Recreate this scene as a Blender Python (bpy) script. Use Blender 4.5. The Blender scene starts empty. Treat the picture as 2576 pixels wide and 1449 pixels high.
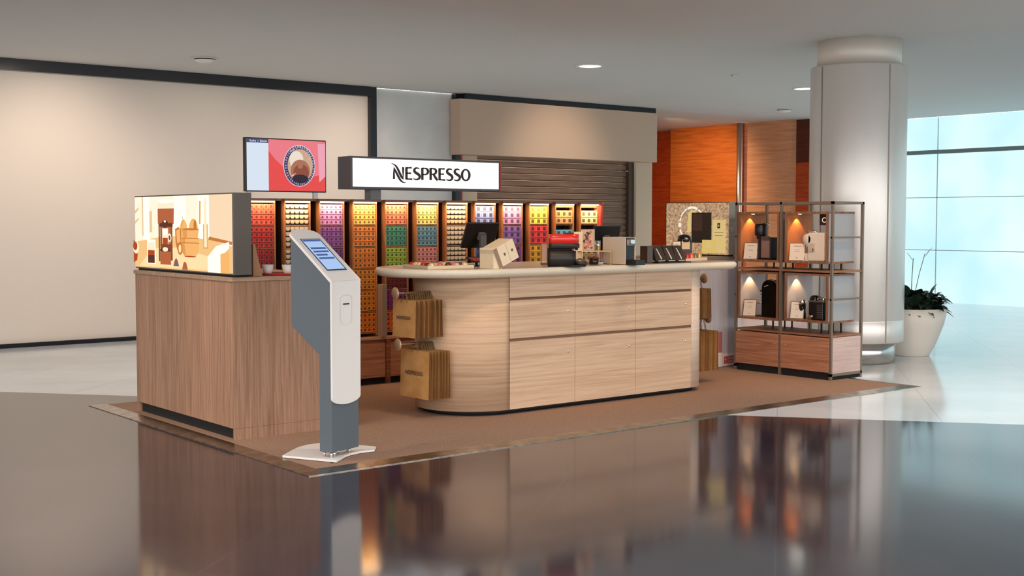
import bpy, bmesh, math, random
from mathutils import Vector, Matrix
random.seed(7)
C = bpy.context.scene
col = C.collection
PI = math.pi

# ------------------------------------------------------------------ camera
cam_d = bpy.data.cameras.new('camera'); cam = bpy.data.objects.new('camera', cam_d); col.objects.link(cam)
cam_d.sensor_width = 36.0; cam_d.lens = 36.0*3118/2576; cam_d.clip_end = 200
cam.location = (0, 0, 1.5)
AZ = math.radians(51.16); TH = math.atan(171/3118)
cam.rotation_euler = (PI/2 - TH, 0, AZ - PI/2)
C.camera = cam
# ------------------------------------------------------------------ view
C.view_settings.view_transform = 'Standard'; C.view_settings.look = 'None'
C.view_settings.exposure = 0.0; C.view_settings.gamma = 1.0; C.view_settings.use_curve_mapping = False
# ------------------------------------------------------------------ world
w = bpy.data.worlds.new('world'); C.world = w; w.use_nodes = True
w.node_tree.nodes['Background'].inputs[0].default_value = (1.0, 0.98, 0.955, 1)
w.node_tree.nodes['Background'].inputs[1].default_value = 3.0

def lin(c): return tuple(((v/255)/12.92 if v/255 <= .04045 else ((v/255+.055)/1.055)**2.4) for v in c)
def light(kind, name, loc, energy, color, tgt=None, size=.3, sy=None, angle=60, blend=.6, radius=.05):
    d = bpy.data.lights.new(name, kind); d.energy = energy; d.color = lin(color)
    if kind == 'AREA':
        d.size = size
        if sy: d.shape = 'RECTANGLE'; d.size_y = sy
    if kind == 'SPOT': d.spot_size = math.radians(angle); d.spot_blend = blend; d.shadow_soft_size = radius
    if kind == 'POINT': d.shadow_soft_size = radius
    o = bpy.data.objects.new(name, d); col.objects.link(o); o.location = loc
    if tgt is not None: o.rotation_euler = (Vector(tgt)-Vector(loc)).to_track_quat('-Z', 'Y').to_euler()
    return o
# ceiling downlights of the hall (the two seen, unseen ones of their grid, and spots added as bulk fill)
DOWN = [(10.24, 11.21), (14.36, 11.22), (6.1, 11.2), (2.0, 11.2), (2.0, 7.0), (6.3, 4.6), (10.24, 5.0), (14.3, 6.6), (2.0, 3.0), (7.5, 7.2)]
for (x, y) in [(10.24, 11.21), (14.36, 11.22), (6.1, 11.2), (2.0, 7.6), (5.6, 4.9), (9.4, 5.0), (16.8, 14.0), (1.0, 12.5)]:
    light('SPOT', 'downlight_and_fill_lamp', (x, y, 3.33), 270, (255, 244, 230), (x, y, 0), angle=120, blend=.9, radius=.15)
# unseen warm spots added to brighten the stand
for (x, y, tx, ty, tz, e) in [(4.9, 6.3, 6.0, 7.9, .9, 90), (7.3, 6.3, 7.4, 7.9, .9, 80), (7.9, 5.9, 9.5, 7.6, .5, 190), (2.3, 6.9, 3.9, 8.4, .6, 60)]:
    light('SPOT', 'stand_fill_lamp', (x, y, 3.3), e, (255, 205, 160), (tx, ty, tz), angle=65, blend=.9, radius=.1)
# unseen spots added to brighten the beige wall and the fascia, aimed from the ceiling
light('SPOT', 'wall_fill_lamp', (12.75, 12.4, 3.2), 150, (255, 226, 202), (12.75, 14.75, 2.35), angle=62, blend=1, radius=.2)
light('SPOT', 'wall_fill_lamp', (4.9, 13.0, 3.3), 190, (255, 236, 220), (5.0, 15, 1.6), angle=95, blend=1, radius=.2)
light('SPOT', 'wall_fill_lamp', (9.0, 13.0, 3.3), 150, (255, 236, 222), (9.1, 15, 1.6), angle=95, blend=1, radius=.2)
light('SPOT', 'wall_fill_lamp', (7.1, 12.8, 3.3), 70, (255, 236, 222), (7.1, 15, 1.2), angle=95, blend=1, radius=.2)
light('SPOT', 'wood_wall_fill_lamp', (16.6, 16.0, 3.3), 380, (255, 215, 170), (18.6, 17.0, 1.9), angle=95, blend=1, radius=.2)  # unseen spot added to brighten the wood panels
# daylight coming through the glazed front at the far right

# ------------------------------------------------------------------ materials
MATS = {}
def mat(name, c, rough=.6, metal=0, coat=0, spec=.5, ior=1.5, bump=0, bscale=200, alpha=None, trans=0):
    if name in MATS: return MATS[name]
    m = bpy.data.materials.new(name); m.use_nodes = True; MATS[name] = m
    nt = m.node_tree; b = nt.nodes['Principled BSDF']
    b.inputs['Base Color'].default_value = (*lin(c), 1); b.inputs['Roughness'].default_value = rough
    b.inputs['Metallic'].default_value = metal; b.inputs['Coat Weight'].default_value = coat
    b.inputs['Specular IOR Level'].default_value = spec; b.inputs['IOR'].default_value = ior
    b.inputs['Transmission Weight'].default_value = trans
    if bump:
        n = nt.nodes.new('ShaderNodeTexNoise'); n.inputs['Scale'].default_value = bscale
        t = nt.nodes.new('ShaderNodeTexCoord'); nt.links.new(t.outputs['Object'], n.inputs['Vector'])
        bp = nt.nodes.new('ShaderNodeBump'); bp.inputs['Strength'].default_value = bump; bp.inputs['Distance'].default_value = .004
        nt.links.new(n.outputs['Fac'], bp.inputs['Height']); nt.links.new(bp.outputs[0], b.inputs['Normal'])
    return m
def emis(name, c, s=1.0):
    if name in MATS: return MATS[name]
    m = bpy.data.materials.new(name); m.use_nodes = True; MATS[name] = m
    nt = m.node_tree; nt.nodes.remove(nt.nodes['Principled BSDF'])
    e = nt.nodes.new('ShaderNodeEmission'); e.inputs[0].default_value = (*lin(c), 1); e.inputs[1].default_value = s
    nt.links.new(e.outputs[0], nt.nodes['Material Output'].inputs[0]); return m
def speck(name, c1, c2, scale, rough=.7, mscale=(1, 1, 1), lo=.35, hi=.65, metal=0, bump=0, planks=None, fine=0, emit=0, spec=.4):
    """noise between two colours; mscale stretches it into grain; planks=(axis,width,amount) varies boards"""
    if name in MATS: return MATS[name]
    m = bpy.data.materials.new(name); m.use_nodes = True; MATS[name] = m
    nt = m.node_tree; b = nt.nodes['Principled BSDF']; L = nt.links.new; N = nt.nodes.new
    t = N('ShaderNodeTexCoord'); mp = N('ShaderNodeMapping'); mp.inputs['Scale'].default_value = mscale
    L(t.outputs['Object'], mp.inputs['Vector'])
    n = N('ShaderNodeTexNoise'); n.inputs['Scale'].default_value = scale; n.inputs['Detail'].default_value = 5
    n.inputs['Distortion'].default_value = .5; L(mp.outputs[0], n.inputs['Vector'])
    r = N('ShaderNodeValToRGB'); L(n.outputs['Fac'], r.inputs[0])
    r.color_ramp.elements[0].position = lo; r.color_ramp.elements[1].position = hi
    r.color_ramp.elements[0].color = (*lin(c1), 1); r.color_ramp.elements[1].color = (*lin(c2), 1)
    out = r.outputs[0]
    if fine:
        n2 = N('ShaderNodeTexNoise'); n2.inputs['Scale'].default_value = scale*9; n2.inputs['Detail'].default_value = 3; L(mp.outputs[0], n2.inputs['Vector'])
        mr = N('ShaderNodeMapRange'); mr.inputs['From Min'].default_value = .3; mr.inputs['From Max'].default_value = .7
        mr.inputs['To Min'].default_value = 1-fine; mr.inputs['To Max'].default_value = 1+fine*.5; L(n2.outputs['Fac'], mr.inputs[0])
        vm = N('ShaderNodeVectorMath'); vm.operation = 'SCALE'; L(out, vm.inputs[0]); L(mr.outputs[0], vm.inputs['Scale']); out = vm.outputs[0]
    if planks:
        ax, wd, am = planks
        sp = N('ShaderNodeSeparateXYZ'); L(t.outputs['Object'], sp.inputs[0])
        ad = N('ShaderNodeMath'); ad.operation = 'ADD'
        if ax == 'XY': L(sp.outputs['X'], ad.inputs[0]); L(sp.outputs['Y'], ad.inputs[1])
        else: L(sp.outputs[ax], ad.inputs[0]); ad.inputs[1].default_value = 0
        dv = N('ShaderNodeMath'); dv.operation = 'DIVIDE'; dv.inputs[1].default_value = wd; L(ad.outputs[0], dv.inputs[0])
        fl = N('ShaderNodeMath'); fl.operation = 'FLOOR'; L(dv.outputs[0], fl.inputs[0])
        wn = N('ShaderNodeTexWhiteNoise'); wn.noise_dimensions = '1D'; L(fl.outputs[0], wn.inputs['W'])
        mr = N('ShaderNodeMapRange'); mr.inputs['To Min'].default_value = 1-am; mr.inputs['To Max'].default_value = 1+am*.6; L(wn.outputs['Value'], mr.inputs[0])
        vm = N('ShaderNodeVectorMath'); vm.operation = 'SCALE'; L(out, vm.inputs[0]); L(mr.outputs[0], vm.inputs['Scale']); out = vm.outputs[0]
    L(out, b.inputs['Base Color'])
    b.inputs['Roughness'].default_value = rough; b.inputs['Metallic'].default_value = metal; b.inputs['Specular IOR Level'].default_value = spec
    if emit: L(out, b.inputs['Emission Color']); b.inputs['Emission Strength'].default_value = emit
    if bump:
        bp = N('ShaderNodeBump'); bp.inputs['Strength'].default_value = bump; bp.inputs['Distance'].default_value = .003
        L(n.outputs['Fac'], bp.inputs['Height']); L(bp.outputs[0], b.inputs['Normal'])
    return m

# ------------------------------------------------------------------ mesh helpers
class MB:
    def __init__(s): s.v = []; s.f = []; s.m = []; s.sm = []
    def add(s, vs, fs, m=0, sm=False):
        o = len(s.v); s.v += [Vector(v) for v in vs]
        for f in fs: s.f.append([o+i for i in f]); s.m.append(m); s.sm.append(sm)
        return s
    def box(s, x0, y0, z0, x1, y1, z1, m=0):
        return s.add([(x0,y0,z0),(x1,y0,z0),(x1,y1,z0),(x0,y1,z0),(x0,y0,z1),(x1,y0,z1),(x1,y1,z1),(x0,y1,z1)],
                     [(0,3,2,1),(4,5,6,7),(0,1,5,4),(1,2,6,5),(2,3,7,6),(3,0,4,7)], m)
    def prism(s, pts, vec, m=0, sm=False):
        n = len(pts); vec = Vector(vec); a = [Vector(p) for p in pts]; b = [p+vec for p in a]
        s.add(a+b, [tuple(range(n))[::-1], tuple(range(n, 2*n))], m)
        o = len(s.v)-2*n
        for i in range(n):
            j = (i+1) % n; s.f.append([o+i, o+j, o+n+j, o+n+i]); s.m.append(m); s.sm.append(sm)
        return s
    def poly(s, pts, m=0): return s.add(pts, [tuple(range(len(pts)))], m)
    def lathe(s, prof, c=(0,0,0), n=24, m=0, axis='Z', sm=True, sx=1, sy=1):
        c = Vector(c); k = len(prof); vs = []
        for r, h in prof:
            for i in range(n):
                a = 2*PI*i/n; p = (r*math.cos(a)*sx, r*math.sin(a)*sy, h)
                if axis == 'X': p = (p[2], p[0], p[1])
                if axis == 'Y': p = (p[0], p[2], p[1])
                vs.append(c+Vector(p))
        fs = [(a*n+i, a*n+(i+1) % n, (a+1)*n+(i+1) % n, (a+1)*n+i) for a in range(k-1) for i in range(n)]
        o = len(s.v); s.add(vs, fs, m, sm)
        for e, base in ((0, 0), (k-1, (k-1)*n)):
            if prof[e][0] > 1e-5: s.f.append([o+base+i for i in range(n)]); s.m.append(m); s.sm.append(False)
        return s
    def cyl(s, c, r, h, n=24, m=0, axis='Z'): return s.lathe([(r, 0), (r, h)], c, n, m, axis)
    def tube(s, pts, r, n=8, m=0):
        pts = [Vector(p) for p in pts]; k = len(pts); vs = []
        for i, p in enumerate(pts):
            t = (pts[min(i+1, k-1)]-pts[max(i-1, 0)]).normalized()
            u = t.cross(Vector((0, 0, 1)));
            if u.length < .1: u = t.cross(Vector((0, 1, 0)))
            u.normalize(); q = t.cross(u)
            for j in range(n): a = 2*PI*j/n; vs.append(p+u*r*math.cos(a)+q*r*math.sin(a))
        fs = [(a*n+i, a*n+(i+1) % n, (a+1)*n+(i+1) % n, (a+1)*n+i) for a in range(k-1) for i in range(n)]
        o = len(s.v); s.add(vs, fs, m, True)
        for base in (0, (k-1)*n): s.f.append([o+base+i for i in range(n)]); s.m.append(m); s.sm.append(False)
        return s
    def sphere(s, c, r, m=0, n=16, k=9, sz=1):
        return s.lathe([(r*math.sin(PI*i/k), -r*sz*math.cos(PI*i/k)) for i in range(k+1)], c, n, m)
    def layers(s, outs, m=0, sm=True, mcap=None):
        """outs: list of closed outlines (same count) stacked from bottom to top"""
        n = len(outs[0]); o = len(s.v); vs = [p for L in outs for p in L]
        s.add(vs, [(a*n+i, a*n+(i+1) % n, (a+1)*n+(i+1) % n, (a+1)*n+i) for a in range(len(outs)-1) for i in range(n)], m, sm)
        s.f.append([o+i for i in range(n)]); s.m.append(m); s.sm.append(False)
        s.f.append([o+(len(outs)-1)*n+i for i in range(n)]); s.m.append(m if mcap is None else mcap); s.sm.append(False)
        return s
    def xf(s, M): s.v = [M @ v for v in s.v]; return s
    def build(s, name, mats, parent=None, bev=0, seg=2, local=False):
        off = Vector((0, 0, 0))
        if parent is not None and not local: off = ORG[parent]
        me = bpy.data.meshes.new(name)
        me.from_pydata([tuple(v-off) for v in s.v], [], s.f)
        for x in (mats if isinstance(mats, (list, tuple)) else [mats]): me.materials.append(x)
        for p, mi, sm in zip(me.polygons, s.m, s.sm): p.material_index = mi; p.use_smooth = sm
        bm = bmesh.new(); bm.from_mesh(me); bmesh.ops.remove_doubles(bm, verts=bm.verts, dist=1e-6)
        bmesh.ops.recalc_face_normals(bm, faces=bm.faces)
        if bev:
            ed = [e for e in bm.edges if len(e.link_faces) == 2 and e.calc_face_angle(0) > .6]
            bmesh.ops.bevel(bm, geom=ed, offset=bev, segments=seg, affect='EDGES', profile=.5, clamp_overlap=True)
        bm.to_mesh(me); bm.free()
        o = bpy.data.objects.new(name, me); col.objects.link(o)
        if parent is not None: o.parent = parent; ORG[o] = ORG[parent]
        return o
ORG = {}
def tag(o, label=None, cat=None, group=None, kind=None):
    if label: o['label'] = label
    if cat: o['category'] = cat
    if group: o['group'] = group
    if kind: o['kind'] = kind
    return o
def thing(name, label, cat, loc, rz=0, group=None, rot=None):
    o = bpy.data.objects.new(name, None); col.objects.link(o); o.location = loc; o.empty_display_size = .05
    o.rotation_euler = rot if rot else (0, 0, rz); ORG[o] = Vector(loc); return tag(o, label, cat, group)
def solo(mb, name, mats, label, cat, loc=(0,0,0), rz=0, group=None, bev=0, rot=None):
    o = mb.build(name, mats, None, bev); o.location = loc; o.rotation_euler = rot if rot else (0, 0, rz)
    return tag(o, label, cat, group)
def dup(o, loc=None, rz=None, parent=None, label=None, group=None):
    c = o.copy(); col.objects.link(c)
    if parent is not None: c.parent = parent
    if loc is not None: c.location = loc
    if rz is not None: c.rotation_euler = (o.rotation_euler[0], o.rotation_euler[1], rz)
    if label: c['label'] = label
    if group: c['group'] = group
    for ch in list(o.children): dup(ch, parent=c)
    return c
def struct(mb, name, m, bev=0):
    o = mb.build(name, m, None, bev); o['kind'] = 'structure'; return o
def text(s, size, m, name, parent, M, ext=.0006, sx=1.0, align='CENTER'):
    """lettering as mesh in parent-local (or world if parent None) coordinates placed by matrix M"""
    cu = bpy.data.curves.new('t', 'FONT'); cu.body = s; cu.size = size; cu.align_x = align; cu.align_y = 'CENTER'; cu.extrude = ext
    to = bpy.data.objects.new('t', cu); col.objects.link(to)
    bpy.context.view_layer.update()
    me = bpy.data.meshes.new_from_object(to.evaluated_get(bpy.context.evaluated_depsgraph_get()))
    bpy.data.objects.remove(to); bpy.data.curves.remove(cu)
    me.transform(M @ Matrix.Diagonal((sx, 1, 1, 1))); me.name = name
    me.materials.clear(); me.materials.append(m)
    o = bpy.data.objects.new(name, me); col.objects.link(o)
    if parent is not None: o.parent = parent; ORG[o] = ORG[parent]
    return o
def frameM(o, ux, uy):
    """matrix with x axis ux, y axis uy at origin o"""
    ux = Vector(ux).normalized(); uy = Vector(uy).normalized(); uz = ux.cross(uy)
    return Matrix.Translation(Vector(o)) @ Matrix((ux, uy, uz)).transposed().to_4x4()
def arcp(cx, cy, r, a0, a1, n):
    return [(cx+r*math.cos(math.radians(a0+(a1-a0)*i/n)), cy+r*math.sin(math.radians(a0+(a1-a0)*i/n))) for i in range(n+1)]

# common materials
black = mat('black_plastic', (22, 21, 22), .35)
matt_black = mat('matt_black', (18, 17, 18), .8)
white_pl = mat('white_plastic', (226, 220, 216), .45)
cream = mat('cream_card', (232, 214, 182), .7)
steel = mat('brushed_steel', (200, 196, 190), .32, 1)
chrome = mat('chrome', (225, 222, 218), .12, 1)
bronze = mat('bronze_metal', (128, 108, 94), .45, .6)
ink = mat('dark_ink', (52, 44, 44), .6)
walnut = speck('walnut', (112, 66, 44), (158, 104, 74), 7, .5, (1, 1, 9), fine=.12)
walnut_h = speck('walnut_horizontal', (150, 100, 74), (186, 132, 102), 5, .5, (.5, .5, 14), fine=.08)
kiosk_wood = speck('kiosk_wood', (146, 108, 84), (178, 138, 112), 5, .55, (13, 13, .4), planks=('XY', .105, .12), fine=.10)
oak = speck('oak', (188, 154, 126), (212, 182, 154), 4, .5, (.4, .4, 13), lo=.3, hi=.65, fine=.05)
tower_wood = speck('tower_wood', (150, 96, 58), (186, 126, 82), 6, .5, (6, 6, .8), fine=.08)
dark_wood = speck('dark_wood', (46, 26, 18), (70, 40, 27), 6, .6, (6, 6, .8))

# ------------------------------------------------------------------ THE SETTING
# polished floor: light stone beyond the slanting line, dark stone on the camera's side
p1, p2 = Vector((-8.0, 25.0, 0)), Vector((20.2, -9.58, 0))
def on(x): return 10.604 - (x-3.757)*1.2272
light_stone = speck('light_stone', (214, 222, 228), (226, 233, 238), 1.2, .12, spec=.6)
dark_stone = speck('dark_stone', (36, 31, 42), (50, 44, 54), 1.5, .10, spec=1.0)
dark_stone.node_tree.nodes['Principled BSDF'].inputs['IOR'].default_value = 1.6
def line_joints(m, w=1.2, amt=.8):
    nt = m.node_tree; L = nt.links.new; N = nt.nodes.new; b = nt.nodes['Principled BSDF']
    src = b.inputs['Base Color'].links[0].from_socket
    t = N('ShaderNodeTexCoord'); br = N('ShaderNodeTexBrick'); br.offset = 0; br.inputs['Scale'].default_value = 1
    mp = N('ShaderNodeMapping'); mp.inputs['Rotation'].default_value = (0, 0, math.radians(51)); L(t.outputs['Object'], mp.inputs[0]); L(mp.outputs[0], br.inputs['Vector'])
    br.inputs['Brick Width'].default_value = w; br.inputs['Row Height'].default_value = w; br.inputs['Mortar Size'].default_value = .004; br.inputs['Mortar Smooth'].default_value = 0
    br.inputs['Color1'].default_value = (1, 1, 1, 1); br.inputs['Color2'].default_value = (1, 1, 1, 1); br.inputs['Mortar'].default_value = (amt, amt, amt, 1)
    mx = N('ShaderNodeVectorMath'); mx.operation = 'MULTIPLY'; L(src, mx.inputs[0]); L(br.outputs['Color'], mx.inputs[1]); L(mx.outputs[0], b.inputs['Base Color'])
line_joints(light_stone, 1.2, .75); line_joints(dark_stone, 1.2, 1.7)
mb = MB(); mb.poly([(-12, on(-12), 0), (on(0)*0+20.4, on(20.4), 0), (20.4, 24, 0), (-12, 30, 0)]); struct(mb, 'floor', light_stone)
mb = MB(); mb.poly([(-12, -13, 0), (20.4, -13, 0), (20.4, on(20.4), 0), (-12, on(-12), 0)]); struct(mb, 'floor', dark_stone)
# carpeted platform of the stand with a sloping metal border
carpet = speck('carpet', (142, 112, 94), (162, 132, 112), 90, .95, bump=.5, spec=.1)
mb = MB(); mb.box(3.69, 6.45, .001, 9.72, 9.80, .014); struct(mb, 'floor', carpet)
border = speck('border_metal', (150, 142, 132), (190, 182, 170), 14, .25, (1, 1, 1), metal=1)
def ramp(pts, n): 
    mb = MB(); mb.prism(pts, (0, 0, 0)) if False else None
    (a, b, c, d) = pts   # outer a,b (low), inner c,d (high)
    lo = [(a[0], a[1], .0005), (b[0], b[1], .0005), (c[0], c[1], .0005), (d[0], d[1], .0005)]
    hi = [(a[0], a[1], .005), (b[0], b[1], .005), (c[0], c[1], .0155), (d[0], d[1], .0155)]
    mb = MB(); mb.add(lo+hi, [(3,2,1,0), (4,5,6,7), (0,1,5,4), (1,2,6,5), (2,3,7,6), (3,0,4,7)]); return struct(mb, n, border)
ramp([(3.575, 6.335), (9.83, 6.335), (9.72, 6.45), (3.69, 6.45)], 'trim_1')
ramp([(3.575, 9.70+.2), (3.575, 6.335), (3.69, 6.45), (3.69, 9.79)], 'trim_2')
ramp([(9.83, 6.335), (9.83, 9.9), (9.72, 9.80), (9.72, 6.45)], 'trim_3')
# ceiling
ceil_m = mat('ceiling_paint', (206, 205, 203), .9)
# the ceiling ends some metres in front of the stand, cut short out of view so world light reaches the stand
mb = MB(); mb.prism([(-12, 15.0, 3.37), (-12, 14.6, 3.37), (20.2, -11.3, 3.37), (20.2, 15.0, 3.37)], (0, 0, .13)); struct(mb, 'ceiling', ceil_m)
mb = MB(); mb.box(15.0, 15.0, 3.37, 20.2, 24, 3.5); struct(mb, 'ceiling', mat('ceiling_white', (205, 198, 190), .9))
# back wall: beige wall, grey pier, shop opening
beige = mat('beige_wall', (228, 214, 201), .75)
grey_wall = speck('grey_wall', (196, 196, 196), (204, 204, 202), 3, .7)
mb = MB(); mb.box(-12, 15.0, 0, 9.46, 15.2, 3.37); struct(mb, 'wall_back', beige)
mb = MB(); mb.box(9.56, 15.02, 0, 10.94, 15.2, 3.37); struct(mb, 'wall_back', grey_wall)
gloss_black = mat('black_trim', (24, 26, 32), .25)
mb = MB(); mb.box(-12, 14.9, 3.235, 9.46, 15.0, 3.37); struct(mb, 'trim_4', gloss_black)
mb = MB(); mb.box(9.46, 14.92, 0, 9.56, 15.1, 3.37); struct(mb, 'trim_5', gloss_black)
mb = MB(); mb.box(10.94, 14.92, 0, 11.03, 15.2, 3.37); struct(mb, 'trim_6', gloss_black)
mb = MB(); mb.box(11.03, 14.78, 3.285, 15.0, 15.0, 3.37); struct(mb, 'trim_7', gloss_black)
mb = MB(); mb.box(-12, 14.95, 0, 9.46, 15.0, .05); struct(mb, 'baseboard_back', gloss_black)
mb = MB(); mb.box(11.03, 14.95, 0, 11.085, 15.2, 3.28); struct(mb, 'trim_8', mat('red_trim', (170, 40, 40), .5))
jamb = mat('jamb_beige', (200, 178, 154), .7)
mb = MB(); mb.box(11.085, 15.0, 0, 11.40, 15.3, 3.37); struct(mb, 'wall_back', jamb)
mb = MB(); mb.box(14.76, 15.0, 0, 15.14, 19.6, 3.37); struct(mb, 'wall_back', jamb)
# shop fascia + shutter
mb = MB(); mb.box(10.9, 14.75, 2.468, 15.0, 15.0, 3.283)
solo(mb, 'shop_fascia', mat('fascia_beige', (192, 166, 144), .65), 'plain beige fascia box above the brown closed shutter', 'fascia')
t = thing('roller_shutter', 'closed brown slatted roller shutter under the beige fascia', 'shutter', (13.0, 15.1, 0))
sh = speck('shutter_brown', (108, 82, 64), (128, 100, 80), 2, .5, (1, 1, 6))
mb = MB()
z = .02
while z < 2.6:
    mb.prism([(11.40, 15.15, z), (11.40, 15.12, z+.02), (11.40, 15.115, z+.085), (11.40, 15.15, z+.098)], (3.27, 0, 0)); z += .1
mb.build('slats', sh, t)
mb = MB(); mb.box(14.64, 15.05, 0, 14.76, 15.2, 2.55); mb.build('guide_rail', mat('rail_brown', (66, 46, 34), .5), t)
# orange wood wall behind
wo = speck('orange_wood', (176, 88, 34), (204, 114, 48), 3, .45, (.5, .5, 10), fine=.06)
wb = speck('brown_wood', (200, 138, 98), (218, 160, 122), 3, .45, (.5, .5, 10), fine=.06)
wr = speck('red_wood', (160, 58, 24), (184, 80, 36), 3, .45, (1, 1, 8), fine=.1)
wd = speck('dark_red_wood', (72, 30, 20), (92, 42, 28), 3, .5, (1, 1, 8))
mb = MB(); mb.box(18.65, 15.98, 0, 18.9, 17.95, 3.37); struct(mb, 'wall_right', wo)
mb = MB(); mb.box(18.6, 14.81, 0, 18.9, 15.86, 3.37); struct(mb, 'wall_right', wb)
mb = MB(); mb.box(18.95, 17.9, 0, 19.2, 20.5, 3.37); struct(mb, 'wall_right', wr)
mb = MB(); mb.box(18.75, 14.2, 0, 18.9, 14.81, 2.57); struct(mb, 'wall_right', wr)
mb = MB(); mb.box(18.75, 14.2, 2.57, 18.9, 14.81, 3.37); struct(mb, 'wall_right', wd)
mb = MB(); mb.box(15.0, 19.6, 0, 19.2, 19.8, 3.37); struct(mb, 'wall_back', wr)
mb = MB(); mb.cyl((18.52, 15.99, 0), .055, 3.37, 20)
solo(mb, 'steel_pole', steel, 'slim steel pole standing between the two wood wall panels', 'pole')
# glazed front on the far right
fac = bpy.data.materials.new('frosted_glazing'); fac.use_nodes = True
nt = fac.node_tree; nt.nodes.remove(nt.nodes['Principled BSDF'])
e = nt.nodes.new('ShaderNodeEmission'); nz = nt.nodes.new('ShaderNodeTexNoise'); nz.inputs['Scale'].default_value = .7
tc = nt.nodes.new('ShaderNodeTexCoord'); nt.links.new(tc.outputs['Object'], nz.inputs[0])
rp = nt.nodes.new('ShaderNodeValToRGB'); nt.links.new(nz.outputs['Fac'], rp.inputs[0])
rp.color_ramp.elements[0].position = .3; rp.color_ramp.elements[1].position = .7
rp.color_ramp.elements[0].color = (*lin((178, 222, 229)), 1); rp.color_ramp.elements[1].color = (*lin((212, 234, 238)), 1)
nt.links.new(rp.outputs[0], e.inputs[0]); e.inputs[1].default_value = 1.28; nt.links.new(e.outputs[0], nt.nodes['Material Output'].inputs[0])
frame_m = mat('window_frame_grey', (120, 134, 136), .5)
win = thing('window_1', None, None, (20.25, 9, 0)); win['kind'] = 'structure'
mb = MB(); mb.box(20.24, -12, 0, 20.30, 14.2, 3.37); mb.build('glass_pane', fac, win)
mb = MB(); mb.box(20.16, -12, 2.70, 20.24, 14.2, 2.77)
mb.build('transom', frame_m, win)
mb = MB()
for zz in (.95, 1.91): mb.box(20.225, -12, zz-.006, 20.24, 14.2, zz+.006)
for k in range(14): mb.box(20.225, 12.78-1.95*k-.006, 0, 20.24, 12.78-1.95*k+.006, 3.37)
mb.build('glazing_joint', mat('joint_pale', (190, 204, 206), .5), win)
mb = MB(); mb.box(18.9, 14.15, 0, 20.3, 14.3, 3.37); struct(mb, 'wall_right', mat('end_wall_white', (200, 205, 205), .8))

# ------------------------------------------------------------------ ceiling fittings
lamp_glow = emis('lamp_glow', (255, 250, 240), 6)
proto = None
for i, (x, y) in enumerate([(10.24, 11.21), (14.36, 11.22)]):
    lb = ['round recessed downlight in the ceiling near the middle', 'round recessed downlight half behind the steel column'][i]
    if proto is None:
        proto = t = thing('ceiling_downlight', lb, 'ceiling light', (x, y, 3.37), group='recessed ceiling downlights')
        MB().lathe([(.17, 0), (.17, -.012), (.14, -.014), (.135, -.004)], (x, y, 3.37), 32).build('trim_ring', white_pl, t)
        MB().cyl((x, y, 3.362), .133, .004, 32).build('diffuser', lamp_glow, t)
    else: dup(proto, (x, y, 3.37), label=lb)
det = None
for (x, y), lb in zip([(16.77, 13.5), (6.28, 13.45)], ['small white smoke detector on the ceiling left of the column', 'small white smoke detector on the ceiling at upper left']):
    if det is None:
        det = t = thing('smoke_detector', lb, 'smoke detector', (x, y, 3.37), group='ceiling smoke detectors')
        MB().lathe([(.12, 0), (.12, -.03), (.1, -.045), (.06, -.06), (0, -.062)], (x, y, 3.37), 24).build('housing', white_pl, t)
        MB().lathe([(.121, -.018), (.121, -.028)], (x, y, 3.37), 24).build('sensor_slot', matt_black, t)
    else: dup(det, (x, y, 3.37), label=lb)
MB().lathe([(.05, 0), (.05, -.008), (.02, -.02), (0, -.022)], (0, 0, 0), 16).build('sprinkler_head', steel)
o = bpy.data.objects['sprinkler_head']; o.location = (12.37, 10.77, 3.37); tag(o, 'tiny flat sprinkler head on the ceiling right of the middle downlight', 'sprinkler')

# ------------------------------------------------------------------ steel column
cx, cy = 11.10, 7.96
t = thing('steel_column', 'large round brushed steel column behind the shelving rack', 'column', (cx, cy, 0))
colm = speck('column_steel', (218, 214, 210), (230, 226, 221), 2, .34, (1, 1, .15), metal=.55)
MB().lathe([(.415, 0), (.415, .24)], (cx, cy, 0), 96).build('base_ring', speck('mirror_steel', (190, 188, 184), (215, 212, 208), 4, .15, (1, 1, .1), metal=1), t)
MB().lathe([(.49, .225), (.497, .235), (.497, .45), (.494, .455), (.497, .46), (.497, 3.085), (.488, 3.10)], (cx, cy, 0), 96).build('cladding', colm, t)
MB().lathe([(.43, 3.09), (.43, 3.37)], (cx, cy, 0), 96).build('neck', mat('column_neck', (222, 216, 206), .5, .3), t)
mb = MB()
ca = math.atan2(-cy, -cx)
for da in (-47, 38, 128, -137):
    a = ca+math.radians(da)
    ux, uy = math.cos(a), math.sin(a); px_, py_ = -uy, ux
    mb.prism([(cx+ux*.490+px_*.008*s_, cy+uy*.490+py_*.008*s_, .235) for s_ in (-1, 1)] + [(cx+ux*.500+px_*.008*s_, cy+uy*.500+py_*.008*s_, .235) for s_ in (1, -1)], (0, 0, 2.85))
mb.build('seam', mat('seam_steel', (150, 140, 132), .4, .6), t)

# ------------------------------------------------------------------ LEFT WOOD COUNTER
t = thing('display_counter', 'brown wood clad counter on the left carrying a backlit picture box', 'counter', (4.1, 8.46, .014))
MB().box(3.745, 7.64, .09, 4.62, 9.31, 1.085).build('body', kiosk_wood, t, bev=.003)
MB().box(3.775, 7.655, .014, 4.60, 9.28, .09).build('toe_kick', matt_black, t)
MB().box(3.745, 7.64, .014, 4.62, 7.6545, .09).build('skirting', kiosk_wood, t); MB().box(3.745, 9.285, .014, 3.775, 9.31, .09).build('skirting', kiosk_wood, t)
MB().box(3.735, 7.63, 1.085, 4.63, 9.32, 1.115).build('countertop', speck('kiosk_top', (150, 120, 98), (176, 146, 120), 6, .5, (.6, 7, 7), fine=.1), t, bev=.004)

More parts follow.
